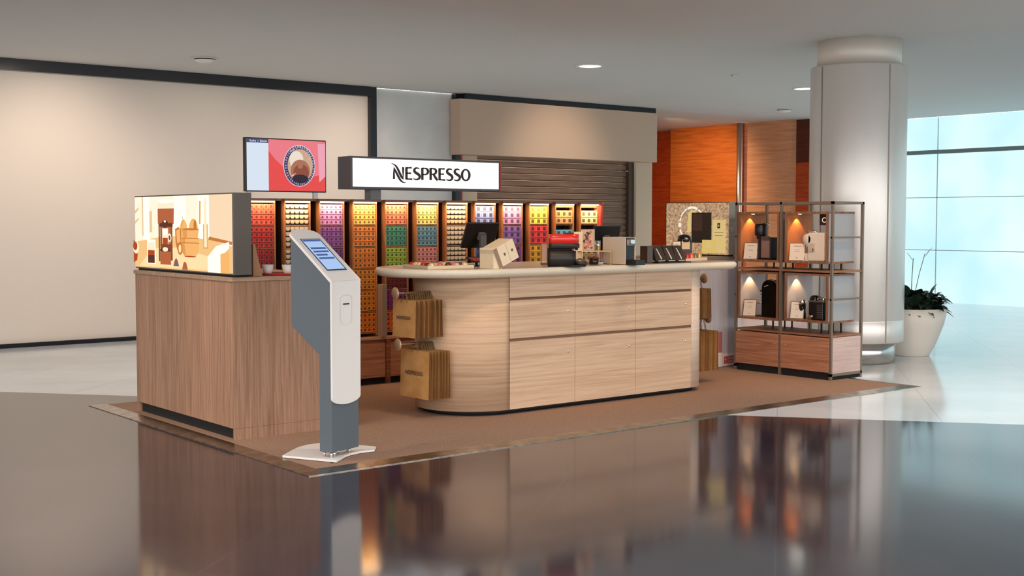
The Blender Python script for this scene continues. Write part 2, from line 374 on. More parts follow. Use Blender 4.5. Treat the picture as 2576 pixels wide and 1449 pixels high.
# backlit picture box
t = thing('lightbox', 'glowing picture box with coffee maker and stacked cups on the left counter', 'lightbox', (3.82, 8.46, 1.115))
MB().box(3.752, 7.63, 1.13, 3.885, 9.315, 1.684).build('frame', mat('box_grey', (92, 86, 80), .6), t, bev=.003)
MB().box(3.77, 7.65, 1.115, 3.87, 9.30, 1.13).build('foot', matt_black, t)
PW, PH = 1.665, .535
def prn(name, origin, ux, uy, n_, layers, palette, parent):
    """a printed picture: one mesh of thin stacked colour patches; layers = [(material index, [(s,t)...])], s,t in 0..1"""
    mb = MB(); o = Vector(origin); U = Vector(ux); V = Vector(uy); Nn = Vector(n_)
    for k, (mi, pts) in enumerate(layers):
        mb.poly([o+U*s_+V*t_+Nn*(.0004*(k+1)) for s_, t_ in pts], mi)
    me = bpy.data.meshes.new(name); off = ORG[parent]
    me.from_pydata([tuple(v-off) for v in mb.v], [], mb.f)
    for m_ in palette: me.materials.append(m_)
    for p, mi in zip(me.polygons, mb.m): p.material_index = mi
    ob = bpy.data.objects.new(name, me); col.objects.link(ob); ob.parent = parent; ORG[ob] = off
    return ob
def rect(a, b, c, d): return [(a, b), (c, b), (c, d), (a, d)]
def ell(cx, cy, rx, ry, a0=0, a1=360, n=28): return [(cx+rx*math.cos(math.radians(a0+(a1-a0)*i/n)), cy+ry*math.sin(math.radians(a0+(a1-a0)*i/n))) for i in range(n+(0 if abs(a1-a0) == 360 else 1))]
PAL = [('wall', (255, 240, 214), 1.1), ('pale', (255, 250, 232), 1.15), ('table', (250, 200, 134), 1.0), ('tablelit', (255, 220, 166), 1.1), ('copper', (190, 106, 68), .95), ('brown', (146, 80, 52), .9),
       ('cream', (255, 236, 204), 1.05), ('cup', (250, 186, 112), 1.0), ('cupshade', (216, 130, 66), .9), ('coffee', (190, 82, 40), .9), ('dark', (112, 64, 52), .8), ('gold', (236, 178, 92), 1.0), ('lilac', (150, 110, 116), .8), ('wallr', (255, 224, 186), .98), ('stripe', (244, 208, 160), .95), ('cupmid', (236, 164, 92), .95)]
pal = [emis('print_'+n_, c_, s_) for n_, c_, s_ in PAL]; ix = {p[0]: i for i, p in enumerate(PAL)}
Ly = [(ix['wall'], rect(0, 0, 1, 1)), (ix['wallr'], rect(.74, .38, 1, 1)), (ix['pale'], rect(.10, .36, .17, 1)), (ix['pale'], rect(.44, .5, .56, 1)), (ix['pale'], rect(.68, .36, .79, 1)),
      (ix['stripe'], rect(.085, .45, .10, 1)), (ix['stripe'], rect(.17, .5, .2, .8)),
      (ix['table'], [(0, 0), (1, 0), (1, .34), (.8, .42), (.35, .46), (.16, .40), (0, .36)]), (ix['tablelit'], [(.05, .02), (.8, .02), (.78, .2), (.5, .3), (.2, .28)]),
      (ix['cupshade'], [(.78, .42), (1, .36), (1, .40), (.79, .46)]),
      (ix['stripe'], [(0, .75), (.05, .82), (.05, .86), (0, .8)]), (ix['stripe'], [(0, .6), (.05, .68), (.05, .71), (0, .65)]),
      # candle / bottle shapes
      (ix['gold'], [(.695, .62), (.71, .62), (.715, .92), (.70, .92)]), (ix['gold'], rect(.735, .30, .78, .62)), (ix['cream'], rect(.745, .32, .77, .95)),
      # coffee maker
      (ix['brown'], rect(.295, .12, .425, .62)), (ix['copper'], [(.27, .62), (.44, .62), (.445, .83), (.27, .83)]), (ix['dark'], rect(.29, .58, .43, .63)), (ix['cream'], rect(.272, .83, .442, .93)),
      (ix['pale'], ell(.357, .93, .085, .03)), (ix['copper'], rect(.31, .34, .415, .58)), (ix['dark'], ell(.35, .62, .035, .055)), (ix['pale'], ell(.35, .655, .012, .015)), (ix['cream'], rect(.32, .34, .385, .56)), (ix['coffee'], rect(.325, .34, .38, .43)),
      (ix['cream'], ell(.40, .43, .02, .06)), (ix['brown'], ell(.40, .43, .01, .035)), (ix['pale'], rect(.33, .47, .375, .55)), (ix['dark'], ell(.35, .26, .055, .03)), (ix['cream'], ell(.355, .27, .03, .03)), (ix['copper'], rect(.30, .06, .415, .24)), (ix['brown'], rect(.285, .10, .30, .62)),
      # glass with layered drink
      (ix['pale'], rect(.155, .06, .25, .40)), (ix['cream'], rect(.165, .24, .24, .36)), (ix['coffee'], rect(.165, .17, .24, .25)), (ix['dark'], rect(.165, .07, .24, .18)),
      # bowl at the left edge
      (ix['coffee'], [(0, .06), (.04, .10), (.06, .34), (0, .38)]), (ix['cream'], ell(.03, .28, .035, .09)), (ix['coffee'], ell(.02, .30, .025, .06)),
      # stacked cups with pears
      (ix['gold'], ell(.555, .52, .038, .16)), (ix['cup'], ell(.565, .50, .026, .17)), (ix['gold'], ell(.655, .54, .044, .15)), (ix['cup'], ell(.645, .56, .026, .11)), (ix['cupshade'], ell(.672, .58, .014, .10)), (ix['brown'], [(.552, .68), (.556, .68), (.548, .72), (.545, .72)]),
      (ix['cupshade'], [(.470, .55), (.505, .58), (.53, .55), (.53, .30), (.49, .27), (.475, .36)]), (ix['cup'], [(.482, .53), (.52, .56), (.525, .38), (.49, .36)]),
      (ix['cup'], [(.545, .55), (.712, .55), (.700, .44), (.675, .40), (.58, .40), (.555, .44)]), (ix['cupmid'], [(.545, .55), (.59, .55), (.595, .40), (.58, .40), (.555, .44)]), (ix['cupshade'], ell(.628, .552, .083, .014)),
      (ix['cup'], [(.535, .43), (.716, .43), (.706, .35), (.55, .35)]), (ix['cupmid'], [(.535, .43), (.575, .43), (.58, .35), (.55, .35)]), (ix['cupshade'], rect(.54, .425, .714, .436)),
      (ix['cup'], [(.53, .37), (.718, .37), (.706, .24), (.68, .195), (.57, .195), (.545, .24)]), (ix['cupmid'], [(.53, .37), (.57, .37), (.585, .195), (.57, .195), (.545, .24)]), (ix['cupshade'], rect(.535, .365, .716, .376)),
      (ix['cupshade'], ell(.525, .29, .026, .085)), (ix['tablelit'], ell(.525, .29, .014, .055)),
      (ix['coffee'], ell(.63, .19, .06, .010)),
      # capsules
      (ix['lilac'], [(.455, .05), (.515, .05), (.50, .13), (.485, .16), (.47, .13)]), (ix['copper'], [(.545, 0.01), (.605, 0.01), (.59, .10), (.575, .12), (.56, .10)]),
      # cloth
      (ix['pale'], [(.80, 0), (.93, 0), (.93, .22), (1, .32), (1, .40), (.88, .34), (.8, .2)]), (ix['cup'], [(.92, 0), (1, 0), (1, .28), (.92, .24)])]
prn('backlit_picture', (3.752, 9.31, 1.14), (0, -PW, 0), (0, 0, PH), (-1, 0, 0), Ly, pal, t)

# leaning brochure, tray and cups on the left counter
mb = MB(); mb.prism([(0, 0, 0), (.07, 0, 0), (.015, 0, .22), (0, 0, .22)], (0, .16, 0)); 
t = thing('brochure_stand', 'brown leaning leaflet stand right behind the glowing picture box', 'leaflet stand', (3.94, 7.72, 1.115))
mb.build('back_plate', mat('tan_card', (176, 128, 92), .6), t, local=True)
MB().prism([(.073, .01, .005), (.074, .01, .005), (.019, .01, .215), (.018, .01, .215)], (0, .14, 0)).build('leaflet', mat('leaflet', (205, 178, 160), .6), t, local=True)
MB().lathe([(.0, 0), (.135, 0), (.155, .008), (.155, .014), (.148, .014), (.13, .008), (0, .008)], (0, 0, 0), 40, sx=1.0, sy=.75)
mb = MB(); mb.lathe([(0, 0), (.15, 0), (.17, .008), (.17, .014), (.163, .014), (.148, .006), (0, .006)], (0, 0, 0), 40, sy=.7)
solo(mb, 'serving_tray', mat('red_tray', (190, 52, 44), .4), 'oval red tray under two white cups on the left counter', 'tray', (4.2, 7.80, 1.115), rz=math.radians(-39))
cup = None
for (x, y), lb in zip([(4.12, 7.85), (4.225, 7.755)], ['left white cup on the red tray', 'right white cup on the red tray']):
    if cup is None:
        cup = mb = MB(); mb.lathe([(0, 0), (.024, 0), (.034, .02), (.042, .066), (.039, .066), (.031, .02), (.022, .006), (0, .006)], (0, 0, 0), 28)
        cup = solo(mb, 'espresso_cup', white_pl, lb, 'cup', (x, y, 1.121), group='white cups on the red tray')
    else: dup(cup, (x, y, 1.121), label=lb)

# ------------------------------------------------------------------ SELF SERVICE TERMINAL
RZ = math.radians(18)
t = thing('self_service_terminal', 'tall grey and white self service terminal with a lit touch screen', 'terminal', (3.887, 6.601, .014), rz=RZ)
W = .262
tg = mat('terminal_grey', (88, 96, 104), .55)
side = [(.002, .05), (.10, .05), (.10, .655), (.33, .825), (.33, 1.385), (.0, 1.105)]
mb = MB(); mb.prism([(0.002, v, z) for v, z in side], (W-.004, 0, 0)); mb.build('housing', tg, t, bev=.003, local=True)
# white shell: front panel with round lower end, fold, sloping top with round upper end
k = (1.385-1.105)/.33
front = [(-.004, 1.112)] + [(-.004, .385)] + [(W/2-(W/2+.004)*math.cos(a), .385-.045*math.sin(a)) for a in [PI*i/16 for i in range(1, 16)]] + [(W+.004, .385), (W+.004, 1.112)]
mb = MB(); mb.prism([(x, -.012, z) for x, z in front], (0, .014, 0))
top = [(-.004, 0), (W+.004, 0), (W+.004, .33)] + [(W/2+(W/2+.004)*math.cos(a), .33+.045*math.sin(a)) for a in [PI*i/16 for i in range(1, 16)]] + [(-.004, .33)]
mb.prism([(x, v-.012, 1.112+v*k) for x, v in top], (0, .010, -.014))
mb.build('front_shell', white_pl, t, bev=.003, local=True)
sl = Vector((0, 1, k)).normalized(); nn = Vector((0, -k, 1)).normalized()
def onslope(u, v, h=0): 
    p = Vector((u, v-.012, 1.112+v*k))+nn*h; return p
mb = MB(); q = [onslope(.042, .072, .0005), onslope(.222, .072, .0005), onslope(.222, .298, .0005), onslope(.042, .298, .0005)]
mb.prism(q, nn*.003); scr = mb.build('screen_bezel', mat('bezel_dark', (40, 46, 84), .3), t, local=True)
mb = MB(); mb.poly([onslope(.046, .078, .0042), onslope(.212, .078, .0042), onslope(.212, .294, .0042), onslope(.046, .294, .0042)], 0)
mb.poly([onslope(.05, .278, .0048), onslope(.208, .278, .0048), onslope(.208, .292, .0048), onslope(.05, .292, .0048)], 1)
for i_, (a0, a1) in enumerate([(.06, .2), (.06, .2), (.06, .165), (.06, .2)]):
    v0 = .222-.024*i_; mb.poly([onslope(a0, v0, .0048), onslope(a1, v0, .0048), onslope(a1, v0+.013, .0048), onslope(a0, v0+.013, .0048)], 1)
mb.build('touch_screen', [emis('screen_blue', (176, 206, 246), .95), emis('screen_bar', (98, 116, 180), .7)], t, local=True)
mb = MB()
pa = [(W/2-.055, 1.0)] + []
def ring(pts, wdt, y, m=0):
    n_ = len(pts); c_ = Vector((sum(p[0] for p in pts)/n_, sum(p[1] for p in pts)/n_))
    inn = [((p[0]-c_[0])*(1-wdt)+c_[0], (p[1]-c_[1])*(1-wdt*.5)+c_[1]) for p in pts]
    for i in range(n_):
        j = (i+1) % n_; mb.add([(pts[i][0], y, pts[i][1]), (pts[j][0], y, pts[j][1]), (inn[j][0], y, inn[j][1]), (inn[i][0], y, inn[i][1])], [(0, 1, 2, 3)])
hatch = [(W/2-.055, .86), (W/2-.055, 1.0)] + [(W/2-.055*math.cos(PI*i/10), 1.0+.022*math.sin(PI*i/10)) for i in range(1, 10)] + [(W/2+.055, 1.0), (W/2+.055, .86)] + [(W/2+.055*math.cos(PI*i/10), .86-.022*math.sin(PI*i/10)) for i in range(1, 10)]
ring(hatch, .03, -.0128)
mb.build('service_hatch', mat('hatch_line', (196, 190, 188), .5), t, local=True)
MB().box(W/2-.028, -.014, .962, W/2+.028, -.0122, .970).build('card_slot', matt_black, t, local=True)
base = [(-.095, .325), (-.035, -.07), (.05, -.035), (.12, -.004), (.20, .012), (.286, .006), (.375, -.03), (.465, .03), (.455, .12), (.42, .30), (.36, .43), (.26, .455), (.17, .44), (.08, .405), (0, .37)]
MB().prism([(a, b, .003) for a, b in base], (0, 0, .014)).build('base_plate', white_pl, t, bev=.003, local=True)
for u, v in ((.02, .02), (.06, .03), (.2, .03), (.24, .08), (.03, .085), (.13, .06)): MB().cyl((u, v, .017), .008, .034, 12).build('stand_bolt', chrome, t, local=True)
for u, v in ((-.04, -.04), (-.07, .3), (.36, 0), (.3, .4)): MB().cyl((u, v, 0), .012, .004, 12).build('foot_pad', matt_black, t, local=True)

# ------------------------------------------------------------------ ISLAND COUNTER
def outline(xl, rxl, y0, y1, xr, rr, z, off=0, n=20):
    """rounded counter outline: half ellipse on the left, rounded corners on the right"""
    ym = (y0+y1)/2; ry = (y1-y0)/2-off; rx = rxl-off; pts = []
    for i in range(2*n+1):
        a = PI/2+PI*i/(2*n); pts.append((xl+rx*math.cos(a), ym+ry*math.sin(a), z))
    r2 = max(rr-off, .01); xr_ = xr-off
    for i in range(9): a = -PI/2+PI/2*i/8; pts.append((xr_-r2+r2*math.cos(a), y0+off+r2+r2*math.sin(a), z))
    for i in range(9): a = PI/2*i/8; pts.append((xr_-r2+r2*math.cos(a), y1-off-r2+r2*math.sin(a), z))
    return pts
t = thing('island_counter', 'long pale oak service counter with rounded left end and locked doors', 'counter', (7.0, 7.8, .014))
mb = MB(); mb.layers([outline(5.885, .45, 7.36, 8.22, 8.13, .22, z) for z in (.055, 1.066)]); mb.build('body', [mat('groove_brown', (132, 98, 76), .7)], t)
oakc = speck('oak_curved', (188, 154, 124), (212, 180, 150), 4, .5, (.4, .4, 13), lo=.3, hi=.65, fine=.05)
# curved end panels of the body
def shell(pts, z0, z1, th, name, m, parent):
    mb = MB(); n_ = len(pts); nor = []
    for i in range(n_):
        a = Vector(pts[max(i-1, 0)]); b = Vector(pts[min(i+1, n_-1)]); d = (b-a).normalized(); nor.append(Vector((d[1], -d[0])))
    out = [(p[0]+q[0]*th, p[1]+q[1]*th) for p, q in zip(pts, nor)]
    vs = [(p[0], p[1], z0) for p in pts]+[(p[0], p[1], z0) for p in out]+[(p[0], p[1], z1) for p in pts]+[(p[0], p[1], z1) for p in out]
    fs = []
    for i in range(n_-1):
        fs += [(i, i+1, n_+i+1, n_+i), (2*n_+i, 2*n_+i+1, 3*n_+i+1, 3*n_+i), (n_+i, n_+i+1, 3*n_+i+1, 3*n_+i), (i, i+1, 2*n_+i+1, 2*n_+i)]
    fs += [(0, n_, 3*n_, 2*n_), (n_-1, 2*n_-1, 4*n_-1, 3*n_-1)]
    mb.add(vs, fs, 0, True); o = mb.build(name, m, parent)
    for p in o.data.polygons:
        if abs(p.normal.z) > .5: p.use_smooth = False
    return o
arc = [(5.882+.452*math.cos(PI/2+PI*i/40), 7.79+.432*math.sin(PI/2+PI*i/40)) for i in range(41)]
shell(arc, .052, 1.066, .018, 'curved_end_panel', oakc, t)
arc = [(7.903, 7.358)] + [(7.91+.22*math.cos(-PI/2+PI/2*i/10), 7.58+.222*math.sin(-PI/2+PI/2*i/10)) for i in range(11)] + [(8.13, 8.0)]
shell(arc, .052, 1.066, .018, 'corner_panel', speck('oak_pale', (212, 190, 172), (226, 206, 188), 4, .45, (.4, .4, 13), lo=.3, hi=.62), t)
kick = mat('kick_black', (20, 20, 24), .6)
mb = MB(); mb.layers([outline(5.885, .41, 7.39, 8.2, 8.09, .2, z) for z in (.014, .06)]); mb.build('toe_kick', kick, t)
bx = [5.888, 6.555, 7.228, 7.900]
for i in range(3):
    x0, x1 = bx[i]+.002, bx[i+1]-.002
    MB().box(x0, 7.34, .907, x1, 7.36, 1.066).build('drawer_front', oak, t, bev=.0015, seg=1)
    for z0, z1, zk in ((.595, .887, .782), (.052, .573, .462)):
        d = MB().box(x0, 7.34, z0, x1, 7.36, z1).build('door', oak, t, bev=.0015, seg=1)
        MB().lathe([(0, -.006), (.008, -.006), (.010, -.003), (.010, 0)], (x1-.073, 7.34, zk), 14, axis='Y').build('lock', chrome, d)
# bag rails
def rail(x0, x1, y, z, name):
    mb = MB(); mb.tube([(x0, y, z), (x1, y, z)], .009, 10, 0)
    mb.lathe([(0, -.004), (.045, -.004), (.047, 0), (.045, .004), (0, .004)], (x0, y, z), 28, 1, axis='X')
    return mb.build(name, [bronze, mat('rail_disc', (190, 162, 130), .4, .5)], t)
YB = 7.72
rail(5.10, 5.46, YB, .954, 'bag_rail'); rail(5.12, 5.46, YB, .57, 'bag_rail')
rail(8.56, 8.14, 7.80, .962, 'bag_rail'); rail(8.62, 8.14, 7.80, .59, 'bag_rail')
# countertop
top_m = speck('countertop_beige', (214, 205, 186), (219, 210, 192), 60, .38, spec=.5)
def topo(z, off): return outline(5.785, .68, 7.245, 8.45, 8.47, .16, z, off)
mb = MB(); mb.layers([topo(1.067, .05), topo(1.072, .03), topo(1.088, .006), topo(1.104, 0), topo(1.118, .002), topo(1.130, .010), topo(1.135, .022)], 0, True, 1)
ct = mb.build('countertop', [top_m, speck('countertop_face', (168, 150, 130), (174, 156, 136), 40, .35)]); tag(ct, 'long rounded beige stone-like top lying over the pale oak service counter', 'worktop')

# ------------------------------------------------------------------ PAPER BAGS
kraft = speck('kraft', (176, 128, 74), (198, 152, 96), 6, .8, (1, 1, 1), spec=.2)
kraft_shade = mat('kraft_fold_shade', (118, 78, 40), .85)
def make_bag(wd, ht, th, cord):
    """bag hanging with its broad face towards -X; origin on the rail"""
    drop = cord
    mb = MB()
    # sheet body with side gusset folds
    x = th/2; y = wd/2; zt, zb = -drop, -drop-ht
    mb.add([(-x*.35, -y, zt), (-x*.35, y, zt), (-x, y, zb), (-x, -y, zb), (x*.35, -y, zt), (x*.35, y, zt), (x, y, zb), (x, -y, zb), (0, -y+.012, zt), (0, y-.012, zt), (0, -y+.02, zb), (0, y-.02, zb)],
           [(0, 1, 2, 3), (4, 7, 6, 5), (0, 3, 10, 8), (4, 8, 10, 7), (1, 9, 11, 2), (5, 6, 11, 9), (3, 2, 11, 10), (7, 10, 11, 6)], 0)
    for k_ in (2, 3, 4, 5, 6, 7): mb.m[k_] = 1  # gusset faces coloured darker for the shade between bags
    return mb
ORD = ['first', 'second', 'third', 'fourth', 'fifth', 'sixth', 'seventh', 'eighth', 'ninth', 'tenth', 'eleventh', 'twelfth']
def handle(th, cord, wd):
    mb = MB()
    for s_ in (-1, 1):
        pts = [(s_*th*.2, -.04+.08*i/10, -cord-.02+(cord+.028)*math.sin(PI*i/10)) for i in range(11)]
        mb.tube(pts, .0028, 6)
    return mb
def bag(name, label, group, x, y, z, wd, ht, th, cord, yaw=0, tex=None):
    b = thing(name, label, 'paper bag', (x, y, z), rz=yaw, group=group)
    make_bag(wd, ht, th, cord).build('bag_body', [kraft, kraft_shade], b, local=True)
    handle(th, cord, wd).build('bag_handle', mat('cord_brown', (120, 86, 50), .8), b, local=True)
    if tex:
        text(tex, .036*wd/.3, ink, 'printed_name', b, frameM((-th*.5-.0025, 0, -cord-ht*.48), (0, -1, 0), (0, 0, 1)), ext=.0004)
    return b
first = bag('paper_bag', 'frontmost brown paper bag printed with a name on the upper left rail', 'paper bags on the upper left rail', 5.185, YB, .954, .30, .28, .022, .052, .02, 'NESPRESSO')
src = None
for i in range(11):
    x = 5.225+.0205*i
    lb = 'first folded brown paper bag behind the printed one on the upper left rail'
    yaw = random.uniform(-.09, .09)
    if src is None: src = bag('paper_bag', lb, 'paper bags on the upper left rail', x, YB, .954, .30, .28, .016, .052, yaw)
    else:
        c = dup(src, (x, YB, .954), yaw, label=ORD[i]+' folded brown paper bag behind the printed one on the upper left rail')
bag('paper_bag', 'frontmost large paper bag printed with a name on the lower left rail', 'paper bags on the lower left rail', 5.27, YB-.015, .57, .37, .36, .03, .05, .02, 'NESPRESSO')
src = None
for i in range(7):
    x = 5.315+.021*i; yaw = random.uniform(-.05, .05)
    if src is None: src = bag('paper_bag', 'first folded large paper bag behind the printed one on the lower left rail', 'paper bags on the lower left rail', x, YB-.015, .57, .37, .36, .018, .05, yaw)
    else: dup(src, (x, YB-.015, .57), yaw, label=ORD[i]+' folded large paper bag behind the printed one on the lower left rail')
for zz, wd, ht, lb, g, n_ in ((.962, .30, .27, 'brown paper bag from the counter on the upper right rail', 'paper bags on the upper right rail', 6), (.59, .36, .36, 'large brown paper bag from the counter on the lower right rail', 'paper bags on the lower right rail', 7)):
    src = None
    for i in range(n_):
        x = 8.21+.056*i; yaw = random.uniform(-.1, .1)
        if src is None: src = bag('paper_bag', ORD[i]+' '+lb, g, x, 7.80, zz, wd, ht, .03, .085 if zz > .9 else .10, yaw)
        else: dup(src, (x, 7.80, zz), yaw, label=ORD[i]+' '+lb)

# ------------------------------------------------------------------ CAPSULE TOWER DISPLAY
t = thing('capsule_display', 'long backlit wall display of coffee towers on low walnut cabinets', 'display shelf', (6.9, 9.6, .014))
XL, XR = 4.70, 8.84
MB().box(XL, 9.49, .07, XR, 9.72, .42).build('base_cabinet', walnut_h, t)
MB().box(XL, 9.50, .014, XR, 9.71, .07).build('toe_kick', matt_black, t)
led_m = emis('led_strip', (255, 226, 180), 3.0)
MB().box(XL, 9.455, .42, XR, 9.73, .445).build('ledge', speck('ledge_wood', (178, 134, 104), (200, 158, 126), 6, .4, (.5, 6, 6)), t, bev=.002)
for k_ in range(6):
    x0 = 4.84+.6806*k_; x1 = min(x0+.625, XR)
    d = MB().box(x0, 9.47, .075, x1, 9.49, .385).build('door', walnut_h, t, bev=.002)
    MB().lathe([(0, -.005), (.008, -.005), (.009, 0)], (x1-.06, 9.47, .32), 12, axis='Y').build('lock', chrome, d)
    MB().box(x1+.006, 9.46, .014, x1+.05, 9.49, .42).build('post', walnut, t)
MB().box(XL, 9.69, .445, XR, 9.72, 1.66).build('back_panel', dark_wood, t)
mb = MB(); mb.box(XL, 9.52, 1.664, XR, 9.73, 1.684)
for i in range(12): mb.box(4.807+.3403*i-.01, 9.475, 1.664, 4.807+.3403*i+.265, 9.53, 1.684)
mb.build('top_rail', speck('rail_wood', (120, 88, 70), (146, 112, 92), 6, .5, (.5, 6, 6)), t)
for i in range(12):
    x0 = 4.807+.3403*i; x1 = x0+.255
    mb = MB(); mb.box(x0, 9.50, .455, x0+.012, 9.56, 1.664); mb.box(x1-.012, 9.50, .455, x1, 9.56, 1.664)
    mb.box(x0, 9.56, .455, x0+.012, 9.69, 1.664, 1); mb.box(x1-.012, 9.56, .455, x1, 9.69, 1.664, 1)  # rear of each side panel in dark wood, standing in for shade
    for g in range(6):
        zt = 1.640-.1943*g; mb.box(x0+.012, 9.512, zt-.1943, x1-.012, 9.69, zt-.1943+.011)
    mb.box(x0+.012, 9.512, 1.645, x1-.012, 9.69, 1.664)
    if i >= 10: mb.box(x0+.012, 9.505, 1.628, x1-.012, 9.512, 1.645)
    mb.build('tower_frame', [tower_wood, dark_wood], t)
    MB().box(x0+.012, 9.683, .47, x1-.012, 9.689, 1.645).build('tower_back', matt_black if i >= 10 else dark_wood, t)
    b_ = MB().box(x0+.01, 9.485, 1.648, x1-.01, 9.498, 1.662).build('led_strip', led_m, t)
    light('AREA', 'led_strip_lamp', (x0+.1275, 9.455, 1.655), 1.7, (255, 210, 158), (x0+.1275, 9.54, 1.15), size=.22, sy=.02)
MB().box(5.84+.245, 9.42, .445, 5.84+.295, 9.50, .92).build('divider_panel', mat('divider_grey', (150, 128, 112), .5), t)
MB().box(8.806, 9.47, .445, 8.835, 9.72, 1.684).build('end_panel', mat('red_panel', (196, 62, 56), .5), t)

TOW = ['leftmost', 'second', 'third', 'fourth', 'fifth', 'sixth', 'seventh', 'eighth', 'ninth', 'tenth', 'eleventh', 'rightmost']
RACK = ['top', 'second', 'third', 'fourth', 'fifth', 'lowest']
VIS = [['01111011110111101111', '01111011110111101111', '00111001110011100110', '', '', ''],
 ['11111111111111111111', '11100000000000000000', '10000100001000000000', '', '', ''],
 ['11111111111111111111', '11111011110111100111', '00001000000000000000', '', '', ''],
 ['11111111111111111111', '11111111111111111111', '11111111111111111111', '11111011110111101111', '01111011110111101111', '01111011110111101111'],
 ['11111111111111111111', '11111111111111111111', '11111111111111100000', '00000000001111110000', '10000100001000010000', '10000100001000010000'],
 ['11111111111111111111', '', '', '', '', '']]
CL = {'tomato red': (226, 84, 62), 'red': (206, 48, 36), 'deep red': (176, 28, 26), 'silver': (206, 188, 160), 'pink': (208, 136, 196), 'purple': (150, 84, 158), 'dark purple': (126, 62, 140),
      'golden yellow': (244, 190, 92), 'orange': (226, 132, 46), 'amber': (226, 142, 44), 'salmon': (232, 124, 92), 'green': (70, 142, 112), 'lime green': (160, 186, 62), 'dark red': (118, 44, 46),
      'magenta': (140, 56, 130), 'burnt orange': (222, 108, 48), 'pale yellow': (226, 206, 118), 'slate blue': (108, 148, 164), 'rose pink': (220, 142, 134), 'grey': (120, 106, 96),
      'periwinkle': (144, 154, 216), 'blue': (84, 104, 172), 'light pink': (214, 152, 202), 'violet': (148, 104, 176), 'yellow': (238, 216, 88), 'coral red': (226, 70, 74), 'warm yellow': (240, 184, 60),
      'tan': (198, 158, 112), 'sky blue': (112, 184, 212), 'cream': (242, 222, 170)}
SCH = [['tomato red', 'red', 'deep red', 'deep red', 'deep red', 'red'], ['silver']*6, ['pink', 'purple', 'dark purple', 'purple', 'dark purple', 'purple'],  # leftmost tower's single red painted brighter at its lit top, darker below
       ['golden yellow', 'orange', 'orange', 'amber', 'amber', 'orange'], ['salmon', 'green', 'lime green', 'dark red', 'magenta', 'burnt orange'],
       ['pale yellow', 'slate blue', 'rose pink', 'green', 'orange', 'purple'], ['silver']*6,
       ['periwinkle', 'periwinkle', 'blue'], ['light pink', 'violet', 'purple'], ['yellow', 'coral red', 'warm yellow'], ['tan', 'sky blue', 'blue'], ['cream', 'cream', 'tan']]
def sleeve_mb(kind, w_, h_, off=(0, 0, 0), shade=False):
    mb = MB(); a, b = w_/2-.0012, h_/2-.0015; ox, oy, oz = off
    if kind == 'silver':
        mb.box(ox-a, oy+.012, oz-b, ox+a, oy+.14, oz+b, 1)
        # bright flared capsule end over a dark body
        ra = a*.92
        mb.prism([(ox-ra, oy+.0, oz+b*.95), (ox+ra, oy, oz+b*.95), (ox+ra, oy, oz+b*.05), (ox+ra*.6, oy, oz-b*.6), (ox-ra*.6, oy, oz-b*.6), (ox-ra, oy, oz+b*.05)], (0, .011, 0), 0)
        return mb
    mb.box(ox-a, oy, oz-b, ox+a, oy+.14, oz+b, 0)
    r_ = a*.48
    if kind == 'box': pts = [(ox-r_, oz-r_), (ox+r_, oz-r_), (ox+r_, oz+r_), (ox-r_, oz+r_)]
    else: pts = [(ox-r_, oz-r_*1.1), (ox+r_, oz-r_*1.1)] + [(ox+r_*math.cos(PI*i/6), oz+r_*.1+r_*math.sin(PI*i/6)) for i in range(7)]
    mb.prism([(x, oy-.0012, z) for x, z in pts], (0, .0012, 0), 1)
    mb.box(ox-a, oy-.003, oz-b, ox+a, oy, oz-b*.80, 1 if shade else 0)
    return mb
def cmats(cn):
    c_ = CL[cn]; base_ = mat('pack_'+cn.replace(' ', '_'), c_, .45)
    if cn == 'silver': return [mat('pack_silver', (226, 206, 178), .4, .1), mat('pack_dark', (58, 42, 34), .5)]
    return [base_, mat('mark_'+cn.replace(' ', '_'), tuple(int(v*.45) for v in c_), .5)]
made = {}; count = 0; rest = MB(); rest_m = []; 
def add_rest(cn, kind, loc, w_, h_):
    ms = cmats(cn); idx = []
    for m_ in ms:
        if m_ not in rest_m: rest_m.append(m_)
        idx.append(rest_m.index(m_))
    mb_ = sleeve_mb(kind, w_, h_, loc); o_ = len(rest.v); rest.v += mb_.v
    for f_, mi in zip(mb_.f, mb_.m): rest.f.append([o_+q_ for q_ in f_]); rest.m.append(idx[mi]); rest.sm.append(False)
